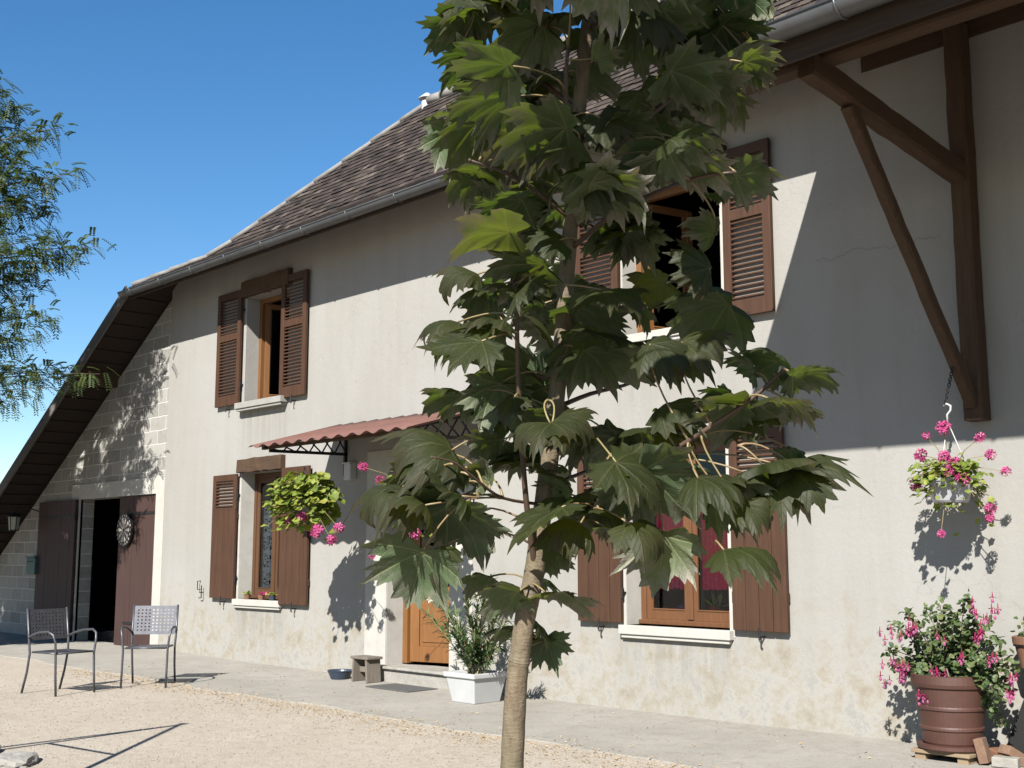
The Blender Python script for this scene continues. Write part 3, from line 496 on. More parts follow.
hd = MB(); hd.tube([(b-.06, ya, 1.1), (b-.06, ya-.05, 1.1), (b-.16, ya-.05, 1.1)], .011, 8); hd.box((b-.08, ya-.006, 1.0), (b-.04, ya, 1.22))
R = Matrix.Rotation(math.radians(16), 3, 'Z'); piv = Vector((a, yb, 0))
for q_ in (m, gl, hd): q_.v = [tuple(piv + R @ (Vector(p)-piv)) for p in q_.v]
D = m.build('door', M['door_wood'], H, bevel=.004); gl.build('door_pane', M['glass'], D); hd.build('door_handle', M['zinc'], D)
AX0, AX1, AD = -12.72, -9.62, 1.28
m = MB(); n = 168; vs = []; fs = []
for k in range(n+1):
    x = AX0 + (AX1-AX0)*k/n; wv = .018*math.sin(k*2*math.pi/14)
    for j, s in enumerate((0, .34, .67, 1)):
        vs += [(x, -s*AD, 3.10 - .35*s + wv), (x, -s*AD, 3.10 - .35*s + wv - .006)]
for k in range(n):
    for j in range(3):
        q0 = k*8+j*2; fs += [(q0, q0+2, q0+10, q0+8), (q0+1, q0+9, q0+11, q0+3)]
    fs.append((k*8+6, k*8+7, k*8+15, k*8+14)); fs.append((k*8, k*8+8, k*8+9, k*8+1))
fs += [(0, 1, 3, 2), (2, 3, 5, 4), (4, 5, 7, 6)]
m.add(vs, fs); AW = m.build('door_canopy', M['awning'], H, smooth=True)
def canopy_bracket(x):
    m = MB(); top = [(x, -.0, 3.05), (x, -1.2, 2.74)]; low = [(x, -.0, 2.72), (x, -1.12, 2.70)]
    m.bar(top[0], top[1], .035, .035); m.bar(low[0], low[1], .035, .035); m.bar((x, -.02, 2.45), (x, -.02, 3.1), .035, .035, (0, 1, 0))
    for k in range(6):
        a, b = k/6, (k+1)/6; A = Vector(top[0]).lerp(Vector(top[1]), a if k % 2 else b); B = Vector(low[0]).lerp(Vector(low[1]), b if k % 2 else a); m.tube([A, B], .010, 6); A = Vector(top[0]).lerp(Vector(top[1]), b if k % 2 else a); B = Vector(low[0]).lerp(Vector(low[1]), a if k % 2 else b); m.tube([A, B], .010, 6)
    m.build('canopy_bracket', M['iron'], AW)
canopy_bracket(-12.5); canopy_bracket(-9.85)
m = MB(); m.bar((-12.6, -1.15, 2.735), (-9.75, -1.15, 2.735), .04, .04); m.bar((-12.6, -.62, 2.88), (-9.75, -.62, 2.88), .04, .04); m.bar((-12.6, -.04, 3.03), (-9.75, -.04, 3.03), .05, .06); m.build('canopy_rail', M['beam'], AW)
# garage leaves
def leaf_door(x0, x1, y, z0=.03, z1=2.42):
    m = MB(); n = 8; wd = (x1-x0)/n
    for k in range(n): m.box((x0+wd*k+.002, y + random.uniform(0, .004), z0), (x0+wd*(k+1)-.002, y+.035, z1))
    for z in (z0+.3, z1-.35): m.box((x0+.02, y+.035, z), (x1-.02, y+.06, z+.12))
    o = m.build('garage_door', M['garage'], H, bevel=.002)
    for z in (z0+.36, z1-.29): h = MB(); h.box((x0+.3, y-.008, z-.02), (x1+.01, y+.002, z+.02)); h.tube([(x1+.01, y, z-.06), (x1+.01, y, z+.06)], .015, 8); h.build('strap_hinge', M['iron'], o)
    return o
leaf_door(-18.95, GX1-.01, .02); leaf_door(-22.1, -20.5, -.07)

# ------------------------------------------------------------------ generic foliage pieces
def frame_from(d, up):
    d = d.normalized(); s = d.cross(up); s = s.normalized() if s.length > 1e-4 else d.orthogonal().normalized(); return s, d, s.cross(d)
def round_leaf(mb, c, d, up, s, mi=0, r=.5, n=15, cup=.25, asp=1.0):
    X, Yv, Z = frame_from(d, up); vs = [c]; 
    for k in range(n):
        a = 6.28318*k/n; rr = s*(1 + .17*math.cos(5*a) + random.uniform(-.06, .06)); vs.append(c + Yv*(s*.75 + rr*math.sin(a)) + X*rr*asp*math.cos(a) + Z*(cup*s*(.6 + .5*math.cos(2*a)) - .3*s*max(0, math.sin(a))))
    vs[0] = c + Yv*s*.75
    mb.add(vs, [(0, k+1, (k+1) % n+1) for k in range(n)], mi, r)
def blade(mb, c, d, up, L, w_, mi=0, r=.5, droop=.25, fold=.2):
    X, Yv, Z = frame_from(d, up); vs = []; prof = [(0, .12), (.25, .8), (.5, 1), (.75, .72), (1, .03)]
    for t, q in prof:
        p = c + Yv*L*t - Vector((0, 0, 1))*droop*L*t*t; vs += [p - X*w_*q/2 + Z*w_*fold*q, p, p + X*w_*q/2 + Z*w_*fold*q]
    fs = [(k*3+j, k*3+j+1, (k+1)*3+j+1, (k+1)*3+j) for k in range(4) for j in range(2)]; mb.add(vs, fs, mi, r)
def rdir(zb=0.0): 
    v = Vector((random.gauss(0, 1), random.gauss(0, 1), random.gauss(0, 1)+zb)); return v.normalized()
def flower_head(mb, c, R, n=16, ps=.016, mi=0):
    for _ in range(n):
        d = rdir(.3); p = c + d*R*random.uniform(.55, 1); up = rdir()
        r = min(1, max(0, random.gauss(.5, .25)))
        for k in range(4):
            X, Y_, Z = frame_from(d, up); a = 1.5708*k; e = X*math.cos(a) + Z*math.sin(a); f = X*math.cos(a+.8) + Z*math.sin(a+.8); g = X*math.cos(a+.4) + Z*math.sin(a+.4); mb.add([p, p+e*ps+d*ps*.3, p+g*ps*1.5+d*ps*.35, p+f*ps+d*ps*.3], [(0, 1, 2, 3)], mi, r)

# ------------------------------------------------------------------ hanging baskets
def hanging_basket(label, c, R, top, flowers, leaf_mat, nl, trail=.35, pot_r=.14, pot_m='grey_plastic', leafsize=.03, hook=True, seed=1):
    random.seed(seed); c = Vector(c); B = thing('hanging_basket', label, 'hanging basket', c, group='geraniums hanging on the house front'); L = Vector((0, 0, 0))
    m = MB(); m.lathe([(pot_r*.1, -.10), (pot_r*.72, -.10), (pot_r*.80, -.085), (pot_r, .05), (pot_r*1.06, .055), (pot_r*1.06, .075), (pot_r*.96, .075), (pot_r*.92, .04), (.01, .04)], c, 28); m.build('pot', M[pot_m], B, smooth=False)
    m = MB(); m.lathe([(pot_r*.93, .045), (.005, .055)], c, 20); m.build('soil', M['soil'], B)
    g = MB(); hk = c + Vector((0, 0, top))
    for k in range(3):
        a = k*2.094+.5; g.tube([c + Vector((pot_r*math.cos(a), pot_r*math.sin(a), .06)), hk - Vector((0, 0, .10))], .004, 6)
    if hook: g.tube([hk + Vector((.0, .0, -.11)), hk + Vector((0, 0, -.05)), hk + Vector((.028, 0, -.02)), hk + Vector((.03, 0, .012)), hk + Vector((.0, 0, .03)), hk + Vector((-.024, 0, .014))], .008, 8)
    g.build('hanger', M['white_plastic'] if hook else M['iron'], B, smooth=True)
    f = MB(); st = MB()
    for _ in range(nl):
        d = rdir(.25); rad = R*random.random()**.45; p = c + Vector((d.x*rad, d.y*rad, d.z*rad*.8 + .06))
        if d.z < -.1 and abs(p.z-c.z) < .1 and math.hypot(d.x, d.y)*rad < pot_r*1.1: p += Vector((d.x, d.y, 0)).normalized()*pot_r*.7
        if hook and d.y < .2 and -.12 < p.z-c.z < .05 and random.random() < .8: p.z += .15
        if random.random() < trail*.4: p.z -= random.uniform(.05, trail)
        r = random.random(); r = r*.9 if random.random() < .94 else .98
        round_leaf(f, p, (Vector((d.x, d.y, -.2 + random.uniform(-.4, .4)))), (Vector((0, -.5, 1)) + rdir()*.6), leafsize*random.uniform(.6, 1.25), 0, r)
        if random.random() < .3: st.tube([c + Vector((0, 0, .05)), (c + Vector((0, 0, .12)) + p)/2 + Vector((0, 0, .03)), p], .003, 4)
    f.build('foliage', leaf_mat, B); st.build('stems', M['petiole'], B)
    for (px, py, Y, rr) in flowers:
        rr *= 1.15; p = at(px, py, Y); m = MB(); flower_head(m, p, rr, 22, .02*rr/.045); q0 = (p + c + Vector((0, 0, .1)))/2 + Vector((0, 0, .05)); m.tube([c + Vector((0, 0, .08)), q0, p], .003, 4, 1); m.build('flower_head', [M['pink'], M['petiole']], B)
    return B
hanging_basket('hanging basket of yellow green geranium dangling left of the door canopy', at(304, 506, -1.12), .42, at(342, 452, -1.12).z - at(304, 506, -1.12).z - .02, [(291, 520, -1.25, .055), (301, 517, -1.3, .055), (317, 531, -1.2, .06), (339, 528, -1.1, .05), (331, 540, -1.15, .05)], M['geranium'], 820, .25, .16, leafsize=.042, hook=False, seed=3)
hanging_basket('hanging basket of pink geranium under the canopy behind the maple leaves', at(408, 500, -1.05), .30, 2.72 - at(408, 500, -1.05).z, [(363, 467, -1.0, .045), (404, 486, -1.2, .04), (418, 491, -1.2, .05), (437, 483, -1.15, .05), (414, 522, -1.2, .05), (415, 533, -1.2, .05), (372, 556, -1.0, .03), (380, 480, -1.1, .04)], M['geranium'], 330, .35, .15, leafsize=.036, hook=False, seed=4)
cb = at(951, 489, -.42)
hanging_basket('pale hanging basket of pink geranium on a chain beside the timber post', cb, .235, at(945, 408, -.42).z - cb.z, [(943, 428, -.5, .045), (926, 436, -.5, .026), (921, 455, -.5, .040), (944, 457, -.55, .036), (955, 464, -.58, .038), (949, 471, -.6, .034), (962, 480, -.58, .042), (916, 485, -.52, .042), (980, 438, -.42, .032), (990, 455, -.4, .034), (1006, 472, -.38, .03), (991, 509, -.4, .036), (990, 518, -.4, .028), (941, 534, -.5, .026)], M['geranium'], 400, .30, .155, leafsize=.024, seed=5)
ch = MB(); a = at(945, 405, -.42); b = Vector((PX, -.42, 2.83)); n = 14
for k in range(n):
    p = a.lerp(b, (k+.5)/n); L_ = (b-a).length/n*.68; dz = Vector((0, 0, L_)); sx = Vector((.011, 0, 0)) if k % 2 else Vector((0, .011, 0)); ch.tube([p-dz, p-dz*.5+sx, p+dz*.5+sx, p+dz, p+dz*.5-sx, p-dz*.5-sx, p-dz], .004, 5)
tag(ch.build('hanging_chain', M['iron']), 'rusty chain holding the pale flower basket under the timber brace', 'chain')

# ------------------------------------------------------------------ potted fuchsia on its plinth
random.seed(11)
pb = at(953, 748, -.42); pb.z = .095
pl = MB()
for k in range(3): pl.box((pb.x-.22, pb.y-.2+k*.15, .06), (pb.x+.22, pb.y-.2+k*.15+.11, .085))
pl.box((pb.x-.2, pb.y-.18, .0), (pb.x-.12, pb.y+.2, .06)); pl.box((pb.x+.12, pb.y-.18, .0), (pb.x+.2, pb.y+.2, .06)); tag(pl.build('wooden_plinth', M['palewood'], bevel=.004), 'low pale wooden slatted plinth under the big fuchsia pot', 'plinth')
FP = thing('potted_fuchsia', 'large brown ringed pot of pink fuchsia standing by the wall', 'potted plant', (pb.x, pb.y, .085))
m = MB(); z0 = .088
m.lathe([(.01, .0), (.235, .0), (.245, .012), (.245, .035), (.205, .04), (.205, .03)], (pb.x, pb.y, z0), 40); m.build('saucer', M['terracotta'], FP, smooth=False)
m = MB(); m.lathe([(.01, .0), (.195, .0), (.205, .02), (.213, .10), (.222, .11), (.222, .125), (.216, .135), (.228, .24), (.238, .25), (.238, .265), (.232, .275), (.245, .39), (.252, .40), (.262, .405), (.268, .43), (.266, .485), (.252, .49), (.240, .47), (.235, .40), (.01, .40)], (pb.x, pb.y, z0+.032), 48); m.build('pot', M['terracotta'], FP, smooth=False)
m = MB(); m.lathe([(.238, .43), (.01, .45)], (pb.x, pb.y, z0+.03), 24); m.build('soil', M['soil'], FP)
base = Vector((pb.x, pb.y, z0+.47)); tips = [(885, 650), (893, 625), (905, 612), (925, 608), (940, 605), (955, 612), (967, 596), (975, 618), (990, 622), (1000, 640), (1008, 655), (1016, 668), (1010, 690), (1002, 700), (1003, 725), (890, 665), (900, 672), (925, 690), (928, 655), (950, 640), (970, 650), (985, 660), (940, 660), (915, 640), (960, 670), (978, 635), (912, 655), (932, 630), (948, 625), (995, 672)]
lf = MB(); st = MB(); fl = []
for k, (px, py) in enumerate(tips):
    Yt = -.42 + random.uniform(-.22, .2); tip = at(px, py, Yt); mid = (base + tip)/2 + Vector((0, 0, .10 if tip.z > base.z else .2))
    P = [base + Vector((random.uniform(-.12, .12), random.uniform(-.12, .12), -.04))]; P += [P[0]*(1-t)**2 + mid*2*t*(1-t) + tip*t*t for t in np.linspace(.15, 1, 9)]; st.tube(P, [.007]*3 + [.005]*3 + [.003]*4, 5)
    for i in range(3, len(P)):
        for q in range(9):
            p = P[i-1].lerp(P[i], random.random()); d = (rdir(-.1) + (P[i]-P[i-1]).normalized()*.6); p = p + rdir()*.04; round_leaf(lf, p, d, Vector((0, -.6, 1)) + rdir()*.5, random.uniform(.015, .032), 0, random.random(), 8, .15, .7)
lf.build('foliage', M['fuchsia'], FP); st.build('stems', M['twig'], FP)
for k, (px, py, n) in enumerate([(885, 637, 2), (895, 636, 4), (911, 629, 7), (916, 632, 5), (887, 662, 3), (885, 678, 3), (900, 668, 6), (902, 678, 6), (937, 675, 7), (924, 697, 8), (928, 702, 4), (980, 638, 8), (975, 612, 4), (990, 610, 4), (982, 620, 3), (991, 662, 4), (1012, 680, 5), (1010, 697, 5), (962, 660, 3), (945, 640, 2)]):
    m = MB(); q = at(px, py, -.62 if 890 < px < 1000 else -.5)
    for _ in range(n):
        p = q + Vector((random.gauss(0, .025), random.gauss(0, .025), random.gauss(0, .022))); m.tube([p + Vector((0, 0, .05)), p + Vector((0, 0, .015))], [.002, .005], 5, 0, .2); r = random.random()
        for a in range(5):
            d = Vector((math.cos(a*1.257+r*6), math.sin(a*1.257+r*6), .1 + random.uniform(-.4, .3))); blade(m, p + Vector((0, 0, .012)), d, Vector((0, 0, 1)), .030, .014, 0, random.random(), .3)
        m.ball(p - Vector((0, 0, .012)), .011, .011, .016, 7, 4, 0, .95)
    m.build('flower_cluster', M['red_pink'], FP)

# ------------------------------------------------------------------ oleander in white planter
random.seed(21); ob = gnd(476, 700, .0); ob.y = -.62; ob.x = at(476, 700, -.62).x
OL = thing('potted_oleander', 'white square planter with a bushy oleander in front of the door', 'potted plant', (ob.x, ob.y, .0), 0)
m = MB(); hw0, hw1, hh = .17, .235, .30; zb = .0
def ring(h_, z): return [Vector((ob.x + sx*h_, ob.y + sy*h_, z)) for sx, sy in ((-1, -1), (1, -1), (1, 1), (-1, 1))]
lv = [ring(hw0, zb+.004), ring(hw1-.02, zb+hh-.05), ring(hw1, zb+hh-.048), ring(hw1+.004, zb+hh), ring(hw1-.035, zb+hh), ring(hw1-.05, zb+hh-.04)]
vs = [p for r_ in lv for p in r_]; fs = [(k*4+j, k*4+(j+1) % 4, (k+1)*4+(j+1) % 4, (k+1)*4+j) for k in range(5) for j in range(4)] + [(3, 2, 1, 0)]; m.add(vs, fs); m.build('planter', M['white_plastic'], OL, bevel=.008)
m = MB(); m.box((ob.x-.2, ob.y-.2, zb+hh-.09), (ob.x+.2, ob.y+.2, zb+hh-.045)); m.build('soil', M['soil'], OL)
lf = MB(); st = MB(); bs = Vector((ob.x, ob.y, hh-.05)); ends = [(432, 590), (425, 612), (440, 605), (466, 600), (478, 588), (490, 582), (484, 605), (497, 618), (503, 600), (470, 622), (455, 612), (512, 635), (475, 640), (460, 632), (490, 640), (508, 618), (446, 625)]
for k, (px, py) in enumerate(ends):
    tip = at(px, py, -.62 + random.uniform(-.28, .2)); b0 = bs + Vector((random.uniform(-.1, .1), random.uniform(-.1, .1), 0)); md = b0.lerp(tip, .5) + Vector((b0.x-tip.x, 0, 0))*.15
    P = [b0*(1-t)**2 + md*2*t*(1-t) + tip*t*t for t in np.linspace(0, 1, 12)]; st.tube(P, [.008]*6 + [.005]*6, 5)
    for i in range(3, 12):
        for q in range(9): 
            d = (P[i]-P[i-1]).normalized()*.9 + rdir()*.75; blade(lf, P[i-1].lerp(P[i], random.random()), d, Vector((0, 0, 1)), random.uniform(.10, .17), random.uniform(.016, .025), 0, min(1, random.random()*.7 + .3*(i > 9)), .22)
lf.build('foliage', M['oleander'], OL); st.build('stems', M['petiole'], OL)
for px, py in ((487, 590), (494, 597), (430, 600), (436, 603), (478, 600), (502, 596), (482, 615)):
    m = MB(); flower_head(m, at(px, py, -.72), .03, 7, .02); m.build('flower_head', M['white_petal'], OL)

# ------------------------------------------------------------------ chairs with punched seats
def punched(m, O, U, V, nu, nv, wu, wv, bu, bv, t=.003):
    """sheet of size wu x wv with a grid of square holes, edges bu, bv"""
    O, U, V = Vector(O), Vector(U), Vector(V); W_ = U.cross(V).normalized()
    us = [0, bu]; cu_ = (wu-2*bu)/nu
    for k in range(nu): us += [bu + cu_*(k+.28), bu + cu_*(k+.72)]
    us += [wu-bu, wu]; vs_ = [0, bv]; cv = (wv-2*bv)/nv
    for k in range(nv): vs_ += [bv + cv*(k+.28), bv + cv*(k+.72)]
    vs_ += [wv-bv, wv]
    for i in range(len(us)-1):
        for j in range(len(vs_)-1):
            hole = i >= 2 and j >= 2 and i < len(us)-3 and j < len(vs_)-3 and (i-2) % 2 == 0 and (j-2) % 2 == 0
            if hole: continue
            q = [O + U*us[i] + V*vs_[j], O + U*us[i+1] + V*vs_[j], O + U*us[i+1] + V*vs_[j+1], O + U*us[i] + V*vs_[j+1]]; m.add(q + [p + W_*t for p in q], [(3, 2, 1, 0), (4, 5, 6, 7), (0, 1, 5, 4), (1, 2, 6, 5), (2, 3, 7, 6), (3, 0, 4, 7)])
def make_chair(loc, rz, label):
    C_ = thing('patio_chair', label, 'chair', (0, 0, 0), 0, 'metal armchairs on the gravel'); r = .0125
    m = MB(); punched(m, (-.22, -.22, .44), (1, 0, 0), (0, 1, 0), 10, 9, .44, .43, .03, .04); m.build('seat', M['chair'], C_)
    bd = Vector((0, .17, 1)).normalized(); m = MB(); punched(m, (-.245, .235, .56), (1, 0, 0), bd, 10, 7, .49, .33, .03, .03); m.build('backrest', M['chair'], C_)
    m = MB(); m.tube([(-.22, -.22, .435), (.22, -.22, .435)], .010, 8); m.tube([(-.22, .21, .435), (.22, .21, .435)], .010, 8); m.tube([(-.22, -.22, .435), (-.22, .21, .435)], .010, 8); m.tube([(.22, -.22, .435), (.22, .21, .435)], .010, 8); m.build('seat_frame', M['chair'], C_, smooth=True)
    for s in (-1, 1):
        m = MB(); m.tube([(s*.245, -.25, 0), (s*.245, -.23, .2), (s*.245, -.215, .42), (s*.26, -.22, .56), (s*.275, -.20, .63), (s*.285, -.13, .665), (s*.285, .02, .655), (s*.27, .16, .62), (s*.25, .235, .585)], r, 8); m.build('front_leg_and_arm', M['chair'], C_, smooth=True)
        m = MB(); m.tube([(s*.24, .33, 0), (s*.24, .26, .22), (s*.243, .222, .42), (s*.25, .235, .56), tuple(Vector((s*.25, .235, .56)) + bd*.34)], r, 8); m.build('rear_leg', M['chair'], C_, smooth=True)
    C_.location = loc; C_.rotation_euler.z = rz; return C_
def copy_tree(o, parent=None):
    c = o.copy(); COL.objects.link(c); c.parent = parent
    for k in list(o.children): copy_tree(k, c)
    return c
def face(d): return math.atan2(d[1], d[0]) + math.pi/2              # local -Y is the front
c1 = make_chair((-13.08, -2.27, -.012), face((.54, -.42)), 'grey metal armchair facing the yard in full sun, nearer the door')
c2 = copy_tree(c1); c2.location = (-13.06, -3.29, -.012); c2.rotation_euler.z = face((.5, .13)); c2['label'] = 'grey metal armchair turned sideways, leftmost of the pair'

# ------------------------------------------------------------------ small things
sb = gnd(366, 682, .0); sb.y = -.32; sb.x = at(366, 682, -.32).x
ST = thing('step_stool', 'small weathered grey wooden stool left of the doorstep', 'stool', (sb.x, sb.y, .01))
m = MB(); m.box((sb.x-.17, sb.y-.11, .27), (sb.x+.17, sb.y+.11, .30)); m.build('seat', M['greywood'], ST, bevel=.006)
for s in (-1, 1): m = MB(); m.box((sb.x+s*.13-.015, sb.y-.10, .01), (sb.x+s*.13+.015, sb.y+.10, .27), rot=Matrix.Rotation(s*-.08, 3, 'Y')); m.build('leg', M['greywood'], ST, bevel=.004)
m = MB(); m.box((sb.x-.11, sb.y-.012, .12), (sb.x+.11, sb.y+.012, .18)); m.build('stretcher', M['greywood'], ST)
bb = at(340, 681, -.34); m = MB(); m.lathe([(.005, .0), (.11, .0), (.15, .09), (.158, .095), (.15, .10), (.142, .09), (.105, .012), (.005, .012)], (bb.x, bb.y, .012), 28); tag(m.build('bowl', M['blue'], smooth=False), 'dark blue enamel bowl on the pavement beside the stool', 'bowl')
mm = gnd(402, 688, .01); m = MB(); m.box((mm.x-.38, mm.y-.22, .006), (mm.x+.38, mm.y+.2, .02)); tag(m.build('doormat', M['mat_'], bevel=.004), 'flat dark grey doormat on the pavement below the doorstep', 'doormat')
# dartboard on the garage leaf
dp = at(125, 530, -.02); DB = thing('dartboard', 'round black and white dartboard hanging on the garage door', 'dartboard', dp); R_ = .27
m = MB(); m.lathe([(.002, -.02), (R_, -.02), (R_, .02), (R_*.97, .025), (.002, .025)], (0, 0, 0), 40); m.v = [(dp.x + p[0], dp.y - p[2]*.8, dp.z + p[1]) for p in m.v]; m.build('board', M['iron'], DB)
m = MB(); m2 = MB()
for k in range(20):
    a, b = (k-.5)*.31416, (k+.5)*.31416
    for (r0, r1, odd) in ((.03, .20, 0),):
        q = [(r0, a), (r1, a), (r1, (a+b)/2), (r1, b), (r0, b)]; (m if k % 2 else m2).add([(dp.x + rr*math.sin(t_), dp.y-.024, dp.z + rr*math.cos(t_)) for rr, t_ in q], [(0, 1, 2, 3, 4)])
for k in range(20): a = k*.31416; p = Vector((dp.x + .235*math.sin(a), dp.y-.024, dp.z + .235*math.cos(a))); m.box((p.x-.012, p.y, p.z-.018), (p.x+.012, p.y+.002, p.z+.018))
m.build('pale_sectors', M['white_paint'], DB); m2.build('red_sectors', M['terracotta'], DB)
# lantern under the low rake, letter box
lp = at(14, 522, -.45); LN = thing('wall_lantern', 'small glazed lantern on the shaded block wall at far left', 'lantern', lp)
m = MB(); m.lathe([(.01, .17), (.05, .15), (.13, .10), (.13, .09), (.01, .09)], lp, 6); m.lathe([(.01, -.16), (.09, -.16), (.09, -.14), (.01, -.14)], lp, 6)
for k in range(6): a = k*1.0472; m.tube([lp + Vector((.085*math.cos(a), .085*math.sin(a), -.15)), lp + Vector((.11*math.cos(a), .11*math.sin(a), .09))], .007, 5)
m.tube([lp + Vector((0, 0, .16)), lp + Vector((0, .02, .24)), lp + Vector((0, .2, .28)), Vector((lp.x, .0, lp.z+.2))], .010, 6); m.build('frame', M['iron'], LN); m = MB(); m.lathe([(.084, -.14), (.105, .09)], lp, 6); m.build('glazing', M['white_petal'], LN)
bp = at(34, 566, -.06); MBX = thing('letter_box', 'dull teal metal letter box on the shaded block wall', 'letter box', (bp.x, 0, bp.z)); m = MB(); m.box((bp.x-.2, -.13, bp.z-.15), (bp.x+.2, .01, bp.z+.15)); m.build('box', M['teal'], MBX, bevel=.015); m = MB(); m.box((bp.x-.21, -.15, bp.z+.15), (bp.x+.21, .01, bp.z+.175)); m.build('lid', M['teal'], MBX, bevel=.004); m = MB(); m.box((bp.x-.13, -.135, bp.z+.07), (bp.x+.13, -.128, bp.z+.095)); m.build('slot', M['iron'], MBX)
# little pots on the left lower sill
random.seed(5)
for x, col, lab in ((-14.78, 'teal', 'tiny pot of green leaves on the left lower window sill'), (-14.42, 'red_pink', 'tiny pot of red flowers on the left lower window sill'), (-14.14, 'blue', 'small blue pot at the right of the left lower sill')):
    T_ = thing('sill_pot', lab, 'flower pot', (x, -.01, .862), group='small pots on the left lower sill'); m = MB(); m.lathe([(.005, 0), (.035, 0), (.05, .06), (.053, .065), (.045, .065), (.04, .05), (.005, .05)], (x, -.01, .862), 16); m.build('pot', M['blue'] if col == 'blue' else M['clay'], T_)
    f = MB(); 
    for _ in range(26): round_leaf(f, Vector((x, -.01, .92)) + Vector((random.gauss(0, .045), random.gauss(0, .025), random.uniform(0, .04))), rdir(.3), Vector((0, -.4, 1)), .016, 0, random.random(), 7)
    f.build('plant', M['red_pink'] if col == 'red_pink' else M['geranium'], T_)
# pots behind the lower right pane
for px, py, y, pm, lab in ((684, 598, .36, 'purple', 'purple pot with a pink orchid behind the lower right window'), (716, 602, .36, 'redpot', 'red pot with spiky green leaves behind the lower right window')):
    M.setdefault('purple', simple('purple_glaze', (.16, .03, .22), None, 6, .3)); M.setdefault('redpot', simple('red_glaze', (.55, .03, .03), None, 6, .3))
    p = at(px, py, y); p.z = .86; T_ = thing('indoor_flowerpot', lab, 'flower pot', p); m = MB(); m.lathe([(.005, 0), (.055, 0), (.075, .12), (.078, .125), (.07, .125), (.06, .10), (.005, .10)], p, 24); m.build('pot', M[pm], T_); f = MB()
    if pm == 'redpot':
        for _ in range(16): blade(f, p + Vector((random.gauss(0, .02), random.gauss(0, .02), .1)), rdir(1.6), Vector((0, -1, .2)), random.uniform(.14, .22), .018, 0, random.uniform(.3, .9), .1)
        f.build('leaves', M['geranium'], T_)
    else:
        f.tube([p + Vector((0, 0, .1)), p + Vector((.02, -.01, .28)), p + Vector((-.02, -.02, .36))], .004, 5); f.build('stem', M['petiole'], T_); f = MB()
        for k in range(4): flower_head(f, p + Vector((-.07+k*.04, -.03, .30 + .03*k)), .022, 8, .022)
        f.build('flowers', M['pink'], T_)
ws = MB(); ws.box((-7.82, .42, .76), (-6.53, .62, .855)); ws.build('inner_sill', M['white_paint'], W3)
# bricks, side table and clay pot at the right edge
random.seed(9)
for px, py, z, a, tl, lab in ((983, 756, .07, .15, 1.35, 'upright old brick leaning on the plinth, topmost of the heap'), (1006, 763, .04, .25, .0, 'pale old brick lying in front of the brick heap'), (1000, 744, .05, -.3, .2, 'small orange old brick at the back of the heap'), (1022, 752, .05, .5, .0, 'old brick at the right edge of the heap'), (1012, 745, .05, 1.2, .5, 'tilted old brick in the middle of the heap')):
    p = at(px, py, -.5 if z != .05 else -.38); m = MB(); m.box((-.085, -.05, -.033), (.085, .05, .033)); R = Matrix.Rotation(a, 3, 'Z') @ Matrix.Rotation(tl, 3, 'Y'); vv = [R @ Vector(q) for q in m.v]; lo = min(q.z for q in vv); m.v = [tuple(Vector((p.x, p.y, .02 - lo)) + q) for q in vv]
    tag(m.build('loose_brick', M['stone' if 'pale' in lab else 'clay' if 'orange' in lab else 'brick'], bevel=.006), lab, 'brick', 'old bricks heaped beside the fuchsia pot')
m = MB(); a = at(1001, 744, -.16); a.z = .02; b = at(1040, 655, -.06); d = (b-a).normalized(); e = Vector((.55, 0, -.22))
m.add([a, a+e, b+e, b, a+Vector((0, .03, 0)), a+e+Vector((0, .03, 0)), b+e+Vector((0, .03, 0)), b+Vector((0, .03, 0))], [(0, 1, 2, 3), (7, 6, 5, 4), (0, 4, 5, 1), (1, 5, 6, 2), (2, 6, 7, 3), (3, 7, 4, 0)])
tag(m.build('shadow_sheet', M['dark'], bevel=.003), 'near-black sheet added for the slanting shadow on the wall behind the bricks', 'board')  # added near-black sheet, stands in for a triangular cast shadow
tp = at(1032, 668, -.2); CP = thing('clay_pot', 'small orange clay pot with a sprig at the right edge', 'flower pot', tp); m = MB(); m.tube([tp + Vector((.112*math.cos(k*.5236), .112*math.sin(k*.5236), .155)) for k in range(13)], .006, 6); m.tube([tp + Vector((0, .11, .155)), Vector((tp.x, 0, tp.z+.155))], .008, 6); m.tube([tp + Vector((0, .11, .155)), Vector((tp.x, 0, tp.z+.02))], .006, 6); m.build('wall_bracket', M['iron'], CP); m = MB(); m.lathe([(.005, 0), (.075, 0), (.105, .16), (.118, .165), (.122, .215), (.11, .22), (.10, .18), (.005, .18)], tp, 28); m.build('pot', M['clay'], CP)
f = MB()
for _ in range(30): round_leaf(f, tp + Vector((random.gauss(-.02, .05), random.gauss(0, .05), .22 + random.random()*.12)), rdir(.5), Vector((0, -.5, 1)), .018, 0, random.random(), 7)
f.build('plant', M['fuchsia'], CP)
